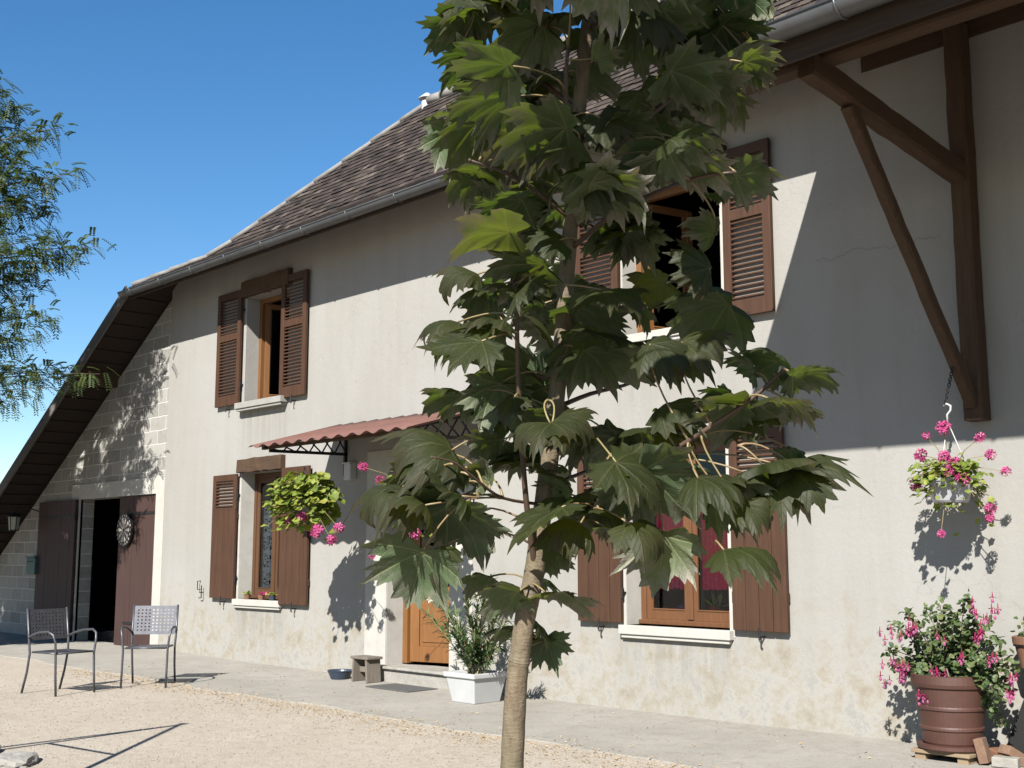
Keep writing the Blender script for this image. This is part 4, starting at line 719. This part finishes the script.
# kerb stones at lower left, swing frame beyond the left edge of the frame
for k, (px, py, s, lab) in enumerate(((14, 762, .17, 'pale rough kerb stone at the lower left corner'), (-22, 752, .16, 'pale rough kerb stone beyond the lower left corner'))):
    p = gnd(px, py, 0); bm = bmesh.new(); bmesh.ops.create_icosphere(bm, subdivisions=3, radius=1)
    for v in bm.verts:
        q = v.co.copy(); mx_ = max(abs(q.x), abs(q.y), abs(q.z)); q = q*(.55 + .45/mx_) if mx_ else q; v.co = Vector((q.x*s*1.3, q.y*s*.9, q.z*.055)) + Vector((random.gauss(0, .006), random.gauss(0, .006), random.gauss(0, .006)))
    me = bpy.data.meshes.new('kerb_stone'); bm.to_mesh(me); bm.free(); me.materials.append(M['stone']); o = bpy.data.objects.new('kerb_stone', me); COL.objects.link(o); o.location = (p.x, p.y, .0); o.rotation_euler.z = -.6; tag(o, lab, 'kerb stone', 'pale stones edging the yard')
SW = thing('swing_frame', 'thin iron swing frame whose shadow falls across the gravel', 'swing frame', (-8.4, -6.2, -.03)); hA = 2.5; apx = Vector((-9.92, -3.52, 0)) - SUN*(hA/-SUN.z)*1.0; apx.z = hA - .03
f1, f2 = Vector((-9.30, -6.66, -.03)), Vector((-7.05, -6.30, -.03))
for f_ in (f1, f2): m = MB(); m.tube([f_, apx + (apx-f_).normalized()*.08], .022, 10); m.build('leg', M['iron'], SW, smooth=True)
m = MB(); m.tube([apx.lerp(f1, .40), apx.lerp(f2, .40)], .016, 8); m.build('cross_bar', M['iron'], SW, smooth=True)
m = MB(); m.tube([apx, apx + Vector((.30, -2.4, 0))], .024, 10); m.build('top_bar', M['iron'], SW, smooth=True)
for f_ in (f1, f2): m = MB(); m.tube([f_ + Vector((.5, -2.5, 0)), apx + Vector((.30, -2.4, 0))], .022, 10); m.build('leg', M['iron'], SW, smooth=True)

# ------------------------------------------------------------------ young maple in front
random.seed(33); ZT = 2.45; PXM = ZT/F_PX
TR = thing('maple_tree', 'slender young maple with big dark drooping leaves in front of the house', 'tree', (0, 0, 0))
tk = [(505, 1075, 15), (506, 960, 13.8), (509, 860, 12.6), (512, 768, 11.8), (515, 705, 11.0), (518, 668, 10.6), (519, 661, 11.5), (520, 654, 10.5), (524, 625, 10.3), (528, 602, 11.2), (533, 580, 10.2), (540, 530, 9.8), (548, 470, 9.3), (556, 400, 8.8), (562, 340, 8.3), (568, 260, 7.8), (573, 190, 7.4), (579, 110, 7.2), (586, 40, 6.6), (594, -40, 6), (606, -200, 5), (618, -400, 3.6), (626, -560, 2)]
def dpt(px, py, dz=0.0): return dep(px, py, ZT+dz)
TP = [dpt(a, b) for a, b, _ in tk]; TP[0].z = min(TP[0].z, -.05); TRD = [r*PXM for *_, r in tk]
def smooth_path(P, rad, k=4):
    out, ro = [], []
    for i in range(len(P)-1):
        p0, p1, p2, p3 = P[max(i-1, 0)], P[i], P[i+1], P[min(i+2, len(P)-1)]
        for j in range(k):
            t = j/k; out.append(.5*((2*p1) + (p2-p0)*t + (2*p0-5*p1+4*p2-p3)*t*t + (3*p1-p0-3*p2+p3)*t**3)); ro.append(rad[i]*(1-t) + rad[i+1]*t)
    return out + [P[-1]], ro + [rad[-1]]
sp, sr = smooth_path(TP, TRD, 6); m = MB(); m.tube(sp, [r*(1 + random.uniform(-.025, .025)) for r in sr], 20); m.build('trunk', M['bark'], TR, smooth=True)
BR = [([(536, 575, 0), (526, 500, -.06), (519, 400, -.10), (516, 300, -.12), (513, 282, -.12)], 4.2, 2.6), ([(574, 215, 0), (567, 140, -.08), (566, 80, -.10), (568, 46, -.10)], 4, 2.4),
      ([(544, 555, 0), (575, 525, -.05), (600, 498, -.10), (622, 474, -.16)], 6, 3.6), ([(622, 474, -.16), (665, 455, -.22), (712, 426, -.28), (750, 400, -.30), (783, 371, -.32)], 3.6, 2.6), ([(556, 408, 0), (590, 394, .06), (636, 381, .14), (690, 350, .20)], 3.4, 2),
      ([(546, 505, 0), (503, 498, -.10), (478, 481, -.16), (455, 463, -.20), (432, 457, -.24)], 2.2, 1.2), ([(580, 112, 0), (530, 74, .06), (478, 52, .10), (450, 40, .12)], 3.4, 2), ([(574, 190, 0), (640, 125, .05), (700, 75, .08), (750, 40, .1)], 4, 2.2),
      ([(570, 250, 0), (620, 210, -.10), (690, 180, -.18), (735, 172, -.2)], 3.6, 2), ([(566, 300, 0), (520, 262, .08), (470, 240, .12)], 3.2, 2), ([(572, 220, 0), (520, 180, -.06), (470, 160, -.1)], 3.2, 2), ([(560, 380, 0), (510, 372, .10), (470, 380, .16)], 3, 1.8), ([(545, 490, 0), (600, 470, .12), (650, 500, .2)], 3, 1.8), ([(588, 30, 0), (640, 0, -.1), (700, -20, -.15)], 3.4, 2), ([(600, -110, 0), (570, -150, -.3), (520, -200, -.6), (470, -250, -.9)], 4, 2), ([(604, -170, 0), (620, -230, -.3), (650, -300, -.6), (690, -380, -.85)], 4, 2), ([(610, -260, 0), (590, -330, -.35), (570, -430, -.7)], 4, 2), ([(598, -80, 0), (600, -110, -.3), (595, -160, -.55), (590, -200, -.75)], 4, 2), ([(606, -200, 0), (560, -240, .2), (500, -280, .3)], 4, 2), ([(606, -200, 0), (660, -260, .2), (710, -320, .3)], 4, 2), ([(614, -340, 0), (560, -400, -.1), (520, -450, -.2)], 4, 2), ([(590, 0, 0), (530, -30, -.05), (470, -40, -.1)], 3.4, 2)]
bpts = [(p, r) for p, r in zip(sp, sr)]
for pts, r0, r1 in BR:
    P = [dpt(*q) for q in pts]; P2, R2 = smooth_path(P, list(np.linspace(r0, r1*.8, len(P))*PXM*.8), 4); m = MB(); m.tube(P2, R2, 9); m.ball(P2[-1], R2[-1]*1.5, n=7, m=4); m.build('branch', M['twig'], TR, smooth=True); bpts += list(zip(P2, R2))
half = [(0, 1.07), (.05, .93), (.10, .83), (.25, .85), (.235, .73), (.265, .64), (.30, .575), (.385, .61), (.50, .72), (.51, .62), (.76, .73), (.65, .56), (.625, .47), (.77, .45), (.63, .35), (.56, .27), (.55, .21), (.64, .205), (.75, .215), (.71, .13), (.90, .045), (.71, -.03), (.64, -.07), (.65, -.20), (.48, -.17), (.38, -.29), (.21, -.20), (.05, -.10)]
outl = half + [(-x, y_) for x, y_ in reversed(half[1:])]; O2 = []
for (a, b), (c, d) in zip(outl, outl[1:] + outl[:1]): O2 += [(a, b), ((a+c)/2*1.015, (b+d)/2*1.015)]
O2 = np.array(O2); RINGS = [.14, .36, .58, .8, 1.0]; n_o = len(O2)
TV = np.concatenate([[[0, .0]]] + [O2*s for s in RINGS]); RF = np.concatenate([[0.0]] + [np.full(n_o, q_) for q_ in RINGS]); TF = [(0, 1+k, 1+(k+1) % n_o) for k in range(n_o)] + [(1+i*n_o+k, 1+(i+1)*n_o+k, 1+(i+1)*n_o+(k+1) % n_o, 1+i*n_o+(k+1) % n_o) for i in range(len(RINGS)-1) for k in range(n_o)]
VV, FF, MI, RN, UV = [], [], [], [], []; nv = 0; PET = MB(); UPV = Vector((0, 0, 1))
def add_leaf(base, d, nrm, L, k1, k2, rnd, wav=.035, twist=0.0, asy=0.0):
    global nv
    d = d.normalized(); nrm = (nrm - d*nrm.dot(d)).normalized(); X = d.cross(nrm)
    ph = .52*k1; d, nrm = d*math.cos(ph) + nrm*math.sin(ph), nrm*math.cos(ph) - d*math.sin(ph)
    x, y_ = TV[:, 0].copy(), TV[:, 1].copy(); rad = np.hypot(x, y_); ang = np.arctan2(np.abs(x), y_); x = x*(1+asy*np.sign(x))*.93
    curl = (random.uniform(-.12, .12), random.uniform(0, 6), random.uniform(-.2, .2), random.uniform(0, 6), random.choice((-.3, .0, .2, .4, .8)))
    vein = np.minimum.reduce([np.abs(ang-a) for a in (0, .78, 1.49)])
    h = -.085*rad*np.minimum(vein*2.2, 1) + wav*np.sin(rad*9 + rnd*40 + ang*3)*rad + wav*.8*np.cos(x*11+rnd*17)*rad + curl[0]*np.sin(x*3.1+curl[1])*rad + curl[2]*np.sin(ang*2.0+curl[3])*rad*rad - curl[4]*np.clip(RF-.62, 0, 1)**2
    kk1 = k1*(.5 + .9*np.clip(y_, 0, 1)); kk1 = np.where(np.abs(kk1) < 1e-3, 1e-3, kk1); kk2 = k2*(.6 + .7*np.abs(x))
    ya = np.where(y_ > 0, np.sin(kk1*y_)/kk1, y_); za = np.where(y_ > 0, -(1-np.cos(kk1*y_))/kk1, -.5*k1*y_*y_); xa = np.sin(kk2*x)/kk2; zb = -(1-np.cos(kk2*np.abs(x)))/kk2
    z = h + za + zb + twist*x*y_
    A = np.array([X, d, nrm]); P = np.array(base) + L*(xa[:, None]*A[0] + ya[:, None]*A[1] + z[:, None]*A[2])
    VV.append(P); FF.append(np.array([f if len(f) == 4 else (*f, -1) for f in TF]) + 0); RN.append(np.full(len(P), rnd)); UV.append(TV); nv += len(P)
def petiole(base, d, tgt=None):
    if tgt is None:
        best = min(bpts, key=lambda q: (q[0]-base).length + (.10 if q[0].z > base.z+.02 else 0)); tgt = best[0]
    v = tgt-base; mid = base - d.normalized()*min(.05, v.length*.3) + v*.45 + Vector((0, 0, .012)); P = [base*(1-t)**2 + mid*2*t*(1-t) + tgt*t*t for t in np.linspace(0, 1, 7)]; PET.tube(P, [.0020, .0019, .0018, .0018, .0019, .0022, .0032], 6)
toC = lambda p: (EYE - p).normalized()
def L_(bx, by, tx, ty, kind, Lpx=82, dz=0.0, k1=.9, k2=.9, pet=None, dry=None, snap=False):
    base = dpt(bx, by, dz)
    if snap:                                                        # keep the leaf within a petiole's reach of the nearest twig
        near = min(bpts, key=lambda q: (q[0]-base).length)[0]; v = base-near
        if v.length > .19: base = near + v.normalized()*random.uniform(.10, .19)
    Lpx = Lpx*.66; L = Lpx*PXM; lt = math.hypot(tx-bx, ty-by)/Lpx; chord = max(.55, 1 - .12*abs(k1)); s = min(lt/chord, .97); dep_ = math.sqrt(1-s*s)
    d2 = (rt*(tx-bx) - cu*(ty-by)).normalized(); c = toC(base)
    if kind == 'T': d = d2*s + c*dep_*.9; n0 = c*.48 + UPV
    elif kind == 'U':
        k1 *= .85; k2 *= .72; d = d2*s - c*dep_*.6; n0 = -c*.36 + UPV
    elif kind == 'F': d = d2*s + c*dep_*.5; n0 = c*.70 + UPV*.8; k1 *= .5; k2 *= .6
    elif kind == 'E': d = d2*s + c*dep_*.3; n0 = UPV + c*.12
    else: d = d2*s + c*dep_*.5; n0 = UPV - c*.30          # 'H': held flat, seen from below
    rnd = random.uniform(.15, .75) if dry is None else dry
    n0 = n0 + d.cross(n0).normalized()*random.gauss(0, .28)
    add_leaf(base, d, n0, L*random.uniform(.86, 1.12), k1*.85 + random.uniform(-.25, .3), k2*.72 + random.uniform(-.3, .4), rnd, twist=random.uniform(-.25, .25), asy=random.uniform(-.08, .08)); petiole(base, d, dpt(*pet) if pet else None)
LEAVES = [
 (478, 56, 432, 92, 'U', 88, .05, 1.1, 1.0), (474, 14, 430, 40, 'U', 84, .08, 1.0, 1.0), (515, 8, 468, 4, 'U', 80, .1), (572, 14, 510, 38, 'T', 78, -.05, 1.4, 1.2, None, .9), (562, 74, 512, 92, 'T', 76, .0, 1.5, 1.2, None, .9), (455, 112, 426, 118, 'E', 60, .1, 1.0, 1.0),
 (478, 124, 446, 168, 'U', 92, .02, 1.0, .9), (535, 94, 492, 132, 'U', 92, .1), (526, 134, 470, 166, 'U', 92, .0), (478, 170, 436, 206, 'U', 84, .05, 1.1, 1.1), (522, 200, 452, 244, 'U', 100, -.02, 1.0, 1.0), (592, 184, 520, 204, 'T', 92, -.08, 1.7, .9), (600, 118, 618, 160, 'F', 66, -.1, .7, .6, None, .6), (574, 112, 566, 158, 'T', 56, -.02, 2.0, 1.8, None, 1.0),
 (658, 158, 604, 190, 'U', 98, .05), (642, 92, 668, 140, 'U', 90, .1), (690, 136, 738, 170, 'F', 84, -.1, .9, .7), (736, 176, 782, 204, 'U', 72, -.05), (700, 76, 752, 122, 'U', 98, .02), (722, 26, 772, 62, 'U', 90, .1), (744, 62, 784, 86, 'U', 56, .0), (664, 10, 706, 20, 'U', 80, -.05, .8, .7, None, .5), (735, -12, 770, 14, 'U', 74, .1), (597, 58, 613, 26, 'U', 56, -.12, .4, .5, None, .6), (655, 28, 680, 56, 'T', 52, -.05, 1.2), (625, 5, 655, -10, 'U', 80, .05),
 (478, 274, 424, 302, 'T', 84, .05, 1.9, 1.3, None, .85), (492, 290, 442, 314, 'U', 84, .06, 1.0, 1.0), (482, 341, 436, 350, 'F', 84, -.22, .7, .8, (518, 334, -.11), .25), (458, 322, 398, 352, 'T', 92, -.02, 2.0, 1.3, None, .95), (515, 292, 470, 284, 'T', 62, -.14, 1.0), (514, 292, 550, 284, 'T', 58, -.13, 1.0), (560, 240, 522, 250, 'T', 62, -.04, 1.2), (522, 366, 452, 390, 'U', 100, .05), (462, 395, 420, 412, 'U', 70, .06, 1.3, 1.2), (500, 384, 478, 426, 'U', 88, .0), (514, 398, 504, 414, 'T', 40, -.14, .8), (540, 380, 505, 365, 'U', 70, .1),
 (452, 450, 368, 468, 'T', 108, -.12, 1.9, 1.4, (475, 440, -.1), .95), (432, 456, 400, 492, 'U', 88, -.02), (462, 496, 436, 474, 'F', 82, -.16, .5, .6, (503, 497, -.10), .3), (404, 490, 364, 520, 'T', 82, -.15, 1.9, 1.6, (455, 464, -.20), .9), (442, 494, 404, 536, 'U', 88, -.1), (446, 508, 480, 548, 'U', 100, -.12, .6, .7, (500, 498, -.1)), (422, 553, 408, 600, 'U', 104, -.15, .7, .6, (470, 500, -.15)), (425, 505, 395, 505, 'T', 70, -.18, 1.6, 1.4, None, .9),
 (642, 234, 590, 250, 'U', 94, .1), (602, 290, 634, 312, 'T', 78, -.16, 1.0, .8, None, .6), (709, 268, 676, 250, 'F', 72, -.14, .7, .8, (700, 300, -.1), .5), (728, 304, 680, 326, 'U', 104, -.05, .6, .6), (682, 342, 744, 366, 'T', 88, -.14, 1.6, 1.0, None, .8), (650, 344, 688, 364, 'T', 66, -.18, 1.2), (572, 304, 636, 338, 'U', 112, -.06, .7, .8), (584, 350, 684, 384, 'U', 122, -.1, .6, .8), (662, 408, 736, 420, 'T', 92, -.2, 1.2, .9, None, .5), (556, 346, 530, 330, 'U', 80, .1),
 (777, 362, 746, 352, 'E', 66, -.32, .8, 1.0, (783, 371, -.32)), (794, 376, 836, 386, 'E', 66, -.34, .9, 1.1, (783, 371, -.32)), (768, 398, 818, 418, 'E', 74, -.34, .8, .7, (745, 402, -.3), .7), (750, 402, 726, 428, 'U', 88, -.28, .8, .8), (736, 406, 706, 412, 'U', 66, -.28),
 (616, 462, 650, 494, 'F', 84, -.24, 1.0, .8, (598, 440, -.1), .5), (762, 464, 796, 488, 'U', 100, -.3, 1.0, .8, (738, 446, -.28)), (792, 464, 826, 504, 'T', 74, -.28, 1.6, 1.2, (738, 446, -.28)), (698, 478, 744, 502, 'T', 82, -.3, 1.3, .9, (694, 470, -.27)), (742, 506, 774, 526, 'T', 54, -.3, 1.6), (724, 550, 792, 576, 'T', 104, -.34, 1.0, .55, (716, 542, -.3), .35),
 (602, 430, 566, 470, 'U', 100, -.02), (552, 424, 520, 450, 'T', 76, -.2, 1.9, 1.0, (548, 400, -.15), .8), (550, 423, 604, 444, 'T', 84, -.2, 1.8, 1.0, (548, 400, -.15), .7), (562, 507, 516, 540, 'F', 98, -.2, .8, .7, (600, 520, -.1), .3), (570, 494, 546, 486, 'U', 62, -.05), (580, 524, 556, 548, 'T', 70, -.18, 2.0, 1.8, None, .8), (642, 470, 690, 522, 'U', 110, -.2, .7, .8), (630, 524, 655, 552, 'T', 68, -.26, 1.8, 1.6, None, 1.0), (664, 535, 656, 585, 'U', 78, -.22, .8, .8), (600, 510, 640, 545, 'U', 76, -.15), 
 (545, 592, 584, 606, 'U', 84, -.05, .7, .8), (518, 592, 482, 612, 'U', 70, -.05, 1.1, 1.0), (532, 618, 552, 652, 'U', 70, .06), (546, 556, 574, 568, 'U', 50, .03), (522, 628, 498, 640, 'U', 60, .08), (520, 402, 560, 440, 'U', 92, .05), (530, 452, 490, 472, 'U', 80, .06), (500, 440, 475, 460, 'U', 66, .05), (630, 430, 690, 450, 'U', 96, -.1), (600, 350, 560, 390, 'U', 80, .12)]
for q in LEAVES:
    L_(*q)
    if random.random() < .85:                                       # a smaller neighbour on the same twig
        ox, oy = random.uniform(-30, 30), random.uniform(-16, 22); L_(q[0]+ox, q[1]+oy, q[2]+ox*.6, q[3]+oy*1.3, random.choice('UUUTH'), q[5]*random.uniform(.6, .9), (q[6] if len(q) > 6 else 0) + random.uniform(.02, .14), random.uniform(.5, 1.6), random.uniform(.5, 1.4), None, None, True)
# filling leaves behind, inside the crown's own outline, and the unseen upper crown
def fill(n, x0, x1, y0, y1, dz0, dz1, kinds, Lr=(70, 104)):
    for _ in range(n):
        bx, by = random.uniform(x0, x1), random.uniform(y0, y1); tr_ = 575 - (by-200)*.06; side = 1 if bx > tr_ else -1; a = random.uniform(-.1, 1.0); Lp = random.uniform(*Lr); k = random.choice(kinds)
        q = Lp*random.uniform(.45, .85); L_(bx, by, bx + side*q*math.cos(a), by + q*math.sin(a), k, Lp, random.uniform(dz0, dz1), random.uniform(.6, 1.5), random.uniform(.6, 1.3), None, None, True)
fill(9, 490, 650, -60, 190, -.45, -.15, 'HHU'); fill(4, 500, 620, 190, 330, -.4, -.12, 'HHU'); fill(23, 500, 700, 15, 230, .08, .40, 'UUH'); fill(8, 500, 690, 10, 210, -.3, -.05, 'TUU'); fill(9, 535, 640, 205, 320, .05, .3, 'UU'); fill(2, 500, 560, 300, 470, .05, .25, 'UU'); fill(3, 690, 740, 10, 110, 0, .3, 'U')
for _ in range(120):
    by = random.uniform(-560, -20); wd = 250*(1 - ((by+230)/480)**2*.6)/2 + 20; bx = 600 + random.uniform(-1, 1)*wd; L_(bx, by, bx + random.choice((-1, 1))*random.uniform(20, 70), by + random.uniform(0, 50), random.choice('TUH'), random.uniform(75, 105), random.uniform(-.45, .45), 1.0, 1.0, None, None, True)
for _ in range(24):
    dz = -random.uniform(.45, 1.0); by = random.uniform(-560, -90); bx = 590 + random.uniform(-190, 150); L_(bx, by, bx + random.choice((-1, 1))*random.uniform(20, 70), by + random.uniform(0, 30), 'H', random.uniform(85, 110), dz, .8, .8, None, None, True)
nper = len(TV); quads = np.concatenate([f + i*nper*(f >= 0) for i, f in enumerate(FF)]); faces = [list(map(int, f[f >= 0])) if f[3] < 0 else list(map(int, f)) for f in quads]
mb = MB(); mb.v = [tuple(p) for p in np.concatenate(VV)]; mb.f = faces; mb.mi = [0]*len(faces); mb.r = list(np.concatenate(RN)); mb.add(PET.v, PET.f, 1); mb.uv = np.concatenate(UV + [np.zeros((len(PET.v), 2))])
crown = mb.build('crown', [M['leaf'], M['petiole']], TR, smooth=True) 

# ------------------------------------------------------------------ feathery acacia at the left
random.seed(44); AC = thing('acacia_tree', 'feathery acacia with fine drooping leaves at the left edge of the yard', 'tree', (0, 0, 0))
root = dep(-130, 640, 17.6); root.z = -.05
tb = [root] + [dep(a, b, 17.6) for a, b in ((-125, 520), (-112, 400), (-95, 300), (-85, 200), (-80, 90))]; P2, R2 = smooth_path(tb, [.15, .13, .11, .09, .06, .03], 5); m = MB(); m.tube(P2, R2, 12); m.build('trunk', M['bark'], AC, smooth=True)
tips = [(2, 85), (22, 108), (10, 122), (60, 128), (40, 140), (76, 174), (50, 178), (30, 165), (46, 200), (20, 200), (10, 235), (48, 215), (60, 238), (98, 247), (80, 255), (55, 262), (30, 262), (12, 280), (38, 282), (25, 300), (50, 315), (36, 335), (15, 340), (20, 365), (100, 374), (75, 372), (45, 388), (40, 372), (15, 395), (5, 310), (8, 180), (0, 150)]
sprays = [(px, py, random.uniform(17.2, 17.9)) for px, py in tips] + [(random.uniform(-230, 5), random.uniform(40, 420), random.uniform(16.6, 18.4)) for _ in range(110)]
def px_of(p): v = p-EYE; return CX + F_PX*v.dot(rt)/v.dot(fw)
extra = []
while len(extra) < 210:
    u = rdir(); p = Vector((-21.0, -3.1, 4.0)) + Vector((u.x*3.0, u.y*1.2, u.z*2.2))*random.random()**.4
    if px_of(p) < -12: extra.append(p)
lf = MB()
for k, tip in enumerate([dep(*q) for q in sprays] + extra):
    tip = tip.copy(); s0 = min(P2, key=lambda p: (p-tip).length + abs(p.z - (tip.z-.5))*.8); md = s0.lerp(tip, .5) + Vector((0, 0, .25)); P = [s0*(1-t)**2 + md*2*t*(1-t) + tip*t*t for t in np.linspace(0, 1, 9)]
    b = MB(); b.tube(P, [.026, .022, .018, .015, .012, .009, .007, .005, .003], 5); b.build('branch', M['twig'], AC)
    for _ in range(62):
        t = random.uniform(.62, 1.0); i = min(7, int(t*8)); p = P[i].lerp(P[i+1], t*8-i) + rdir()*.15; d = ((tip-md).normalized()*.7 + rdir(-.25)).normalized(); Ln = random.uniform(.14, .24); r = min(.9, random.random()); r = .98 if random.random() < .03 else r
        X, Yv, Z = frame_from(d, UPV); nl = 8
        for q in range(nl):
            c = p + d*Ln*(q+1)/nl - UPV*Ln*.35*((q+1)/nl)**2
            for s in (-1, 1):
                e = (X*s + d*.35).normalized()*.050 - UPV*.012; wv_ = d*.0135; lf.add([c, c+e*.5-wv_, c+e, c+e*.5+wv_], [(0, 1, 2, 3)], 0, r)
lf.build('crown', M['acacia'], AC)
